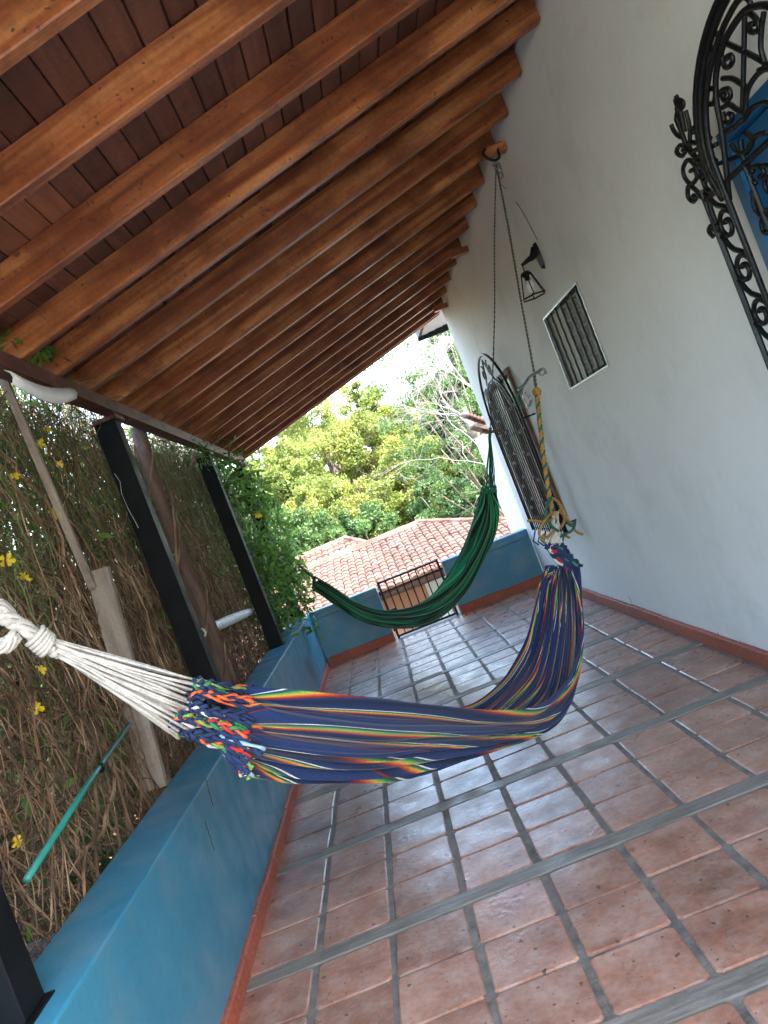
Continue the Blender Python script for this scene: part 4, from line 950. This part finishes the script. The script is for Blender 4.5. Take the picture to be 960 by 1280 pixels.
# ------------------------------------------------------------------ trees
def tree(label, kind, x, y, zb, h, rx, nleaf, lsize, group='trees on the hillside', nclump=70, hollow=.35, cat='tree', trunkm='trunk', lo=.25, sparse=.16, limb=1):
    t = thing('broadleaf_tree', label, cat, (x, y, zb), group); rr = random.Random(int(x*13+y*7)); tk = MB()
    cl = []
    for k in range(nclump):
        u = rr.uniform(-1, 1); a = rr.uniform(0, 6.283); rad = (hollow+(1-hollow)*rr.random()**.6)*rr.uniform(.85,1.12); q = math.sqrt(1-u*u)
        cx, cy, cz_ = x+rx*q*math.cos(a)*rad, y+rx*q*math.sin(a)*rad, zb+h*(lo+(1-lo)*.5)+h*(1-lo)*.5*u*rad
        cl.append((cx, cy, cz_, rr.uniform(.6,1.25)))
    base = Vector((x,y,zb)); top = Vector((x+rr.uniform(-.3,.3)*rx*.3, y, zb+h*.7))
    tk.tube(catmull([base, base.lerp(top,.5)+Vector((rr.uniform(-.2,.2),0,0)), top], 8), [h*.03*(1-.09*i) for i in range(8)], 7)
    for c in rr.sample(cl, min(26, len(cl))):
        s = base.lerp(top, rr.uniform(.35,.95)); e = Vector(c[:3]); m_ = s.lerp(e,.5)+Vector((0,0,-.05*h*rr.random()))
        tk.tube(catmull([s,m_,e],6), [h*q_*limb for q_ in (.011,.009,.007,.005,.004,.002)], 5)
    tk.build('trunk', M[trunkm], t, smooth=True)
    per = nleaf//nclump; C = np.array([c[:3] for c in cl]); sc = np.array([c[3] for c in cl]); tc = rng.random(nclump)
    idx = np.repeat(np.arange(nclump), per); n = len(idx)
    g_ = rng.normal(size=(n,3)); g_ /= np.linalg.norm(g_,axis=1)[:,None]; rd = rng.random(n)[:,None]**.45
    cen = C[idx]+g_*rd*(rx*sparse*1.6*sc[idx])[:,None]*np.array([1,1,.72])
    d = rng.normal(size=(n,3)); d[:,2] += .5; d /= np.linalg.norm(d,axis=1)[:,None]; q = rng.normal(size=(n,3)); s = np.cross(d,q); s /= np.linalg.norm(s,axis=1)[:,None]; e = np.cross(s,d)
    L = (rng.uniform(.5,1.3,n)*lsize)[:,None]
    v = np.stack([cen-s*L*.5, cen+e*L*.32, cen+s*L*.5, cen-e*L*.32], axis=1).reshape(-1,3)
    tn = np.repeat(np.clip(tc[idx]*.6+rng.random(n)*.4,0,1), 4)
    stuff(np_mesh('crown', v, 4, M[kind], tn, t)); return t
def at(u, v, Y): return (u/F*Y, Y, 1.5+v/F*Y)
T = [ # label, mat, u, vtop, Y, halfwidth(u), leaves
 ('tall pale yellow green tree highest on the left below the rafters', 'crownA', -20, 172, 46, 75, 16000),
 ('round yellow green tree at the centre of the hillside with the tallest bright crown', 'crownA', 38, 176, 50, 54, 16000),
 ('wide yellow flowering tree above the pink tiled roof', 'crownA', -40, 70, 36, 75, 16000),
 ('bright olive tree between the tiled roof and the green hammock', 'crownA', 65, 78, 38, 60, 15000),
 ('mid green tree low on the left above the tiled roof', 'crownB', -95, 45, 30, 60, 13000),
 ('dark green tree just above the roof ridge', 'crownB', -15, 15, 28, 50, 13000),
 ('dense dark green tree behind the green hammock', 'crownB', 90, 25, 28, 55, 13000),
 ('deep green tree beside the end of the white wall', 'crownC', 160, 55, 26, 55, 13000),
 ('blue green tree in the far distance by the sky gap', 'crownB', 125, 112, 60, 60, 20000),
 ('full leafy green tree rising behind the tiled awning', 'crownB', 150, 140, 40, 55, 22000),
 ('light green tree spreading over the middle right of the hillside', 'crownA', 105, 70, 44, 60, 20000),
 ('pale green round tree just under the gap of white sky', 'crownA', 88, 112, 52, 45, 16000),
 ('leafy green tree rising high against the white wall end', 'crownB', 185, 205, 38, 50, 16000),
 ('tall green tree filling the corner beside the wall end', 'crownB', 195, 165, 34, 65, 24000),
 ('broad pale green tree at far left of the view close under the rafters', 'crownA', -100, 128, 42, 70, 15000),
 ('light green tree filling the gap left of the tallest crown', 'crownA', -62, 178, 56, 60, 14000),
 ('grey green tree behind the corner vine', 'crownB', -170, 90, 30, 75, 12000),
]
for lab, k, u, v, Y, hw2, nl in T:
    x, y, zt = at(u, v, Y); zb = gz(x, y)-.2; tree(lab, k, x, y, zb, zt-zb, hw2/F*Y, int(nl*2.6), .0034*Y+.03, nclump=150, lo=.1, sparse=.13)
# trees to the left of the house (seen through the vines)
LT = [(-7.5,13,-3.2,8.2,2.8,'crownB'),(-5.2,8.6,-3.2,6.2,1.9,'crownB'),(-9,6.5,-3.2,9.4,2.9,'crownC'),(-12,11,-3.2,10.4,3.6,'crownA'),(-6.5,3.4,-3.2,7.6,2.1,'crownC'),(-13,3,-3.2,12,3.6,'crownB'),(-4.6,18.5,-3.2,6.4,2.2,'crownA'),(-4.6,5.9,-3.2,6.6,1.5,'crownC'),(-9,9.5,-3.2,10,2.6,'crownA')]
LL = ['leafy garden tree seen between the two far black posts','small green tree close behind the dry vine stems','dark garden tree behind the thick black post','bright tall tree far left beyond the vines','dark tree close to the left edge behind the grey batten','big tree at the far left edge of the garden','yellow green tree standing beside the neighbour roof on the left','slender dark tree right behind the rough brown post','tall bright tree rising behind the middle of the vines']
for (x,y,zb,h,rx,k), lab in zip(LT, LL): tree(lab, k, x, y, zb, h, rx, 17000, .13, group='garden trees behind the vines', nclump=70)
# lacy overhanging tree + bare pale branches
tree('large open-crowned tree leaning in beside the wall with lacy leaves against the sky', 'crownB', 3.4, 20, -3.3, 9.4, 2.6, 16000, .085, nclump=150, sparse=.075, lo=.40, trunkm='trunk', limb=.45)
def bare(label, base, tgt, seed, depth=4, r0=.07):
    t = thing('bare_tree', label, 'tree', base, 'pale bare trees'); rr = random.Random(seed); mbk = MB()
    def br(p, d, L, rad, dep):
        pts = [p]; 
        for i in range(5):
            d = (d+Vector((rr.gauss(0,.16), rr.gauss(0,.16), rr.gauss(0,.13)))).normalized(); p = p+d*L/5; pts.append(p)
        mbk.tube(pts, rad, 4, taper=.55, cap=False)
        if dep > 0:
            for k in range(rr.choice((3,4))):
                q = pts[rr.choice((2,3,4,5))]; nd = (d+Vector((rr.gauss(0,.6), rr.gauss(0,.5), rr.gauss(0,.5)))).normalized(); br(q, nd, L*rr.uniform(.55,.8), rad*.55, dep-1)
    base = Vector(base); tgt = Vector(tgt); L0 = (tgt-base).length
    mbk.tube([base, base.lerp(tgt,.5), tgt], [r0*1.8, r0*1.3, r0], 6); br(tgt, (tgt-base).normalized()+Vector((-.9,0,.15)), 1.2, r0*.9, depth); br(tgt, Vector((-.6,0,.6)), 1.1, r0*.8, depth)
    mbk.build('branches', M['pale'], t); return t
bare('pale leafless branches reaching out from behind the wall below the tiled awning', (3.6,14,-3.2), at(182,35,14), 4, 4, .022)
bare('tall grey bare branches standing against the white sky gap', (4.2,17.5,-3.2), at(178,100,17.5), 8, 5, .022)
bare('bare white twigs low beside the blue parapet corner', (3.0,12.5,-3.2), at(182,-15,12.5), 12, 3, .012)
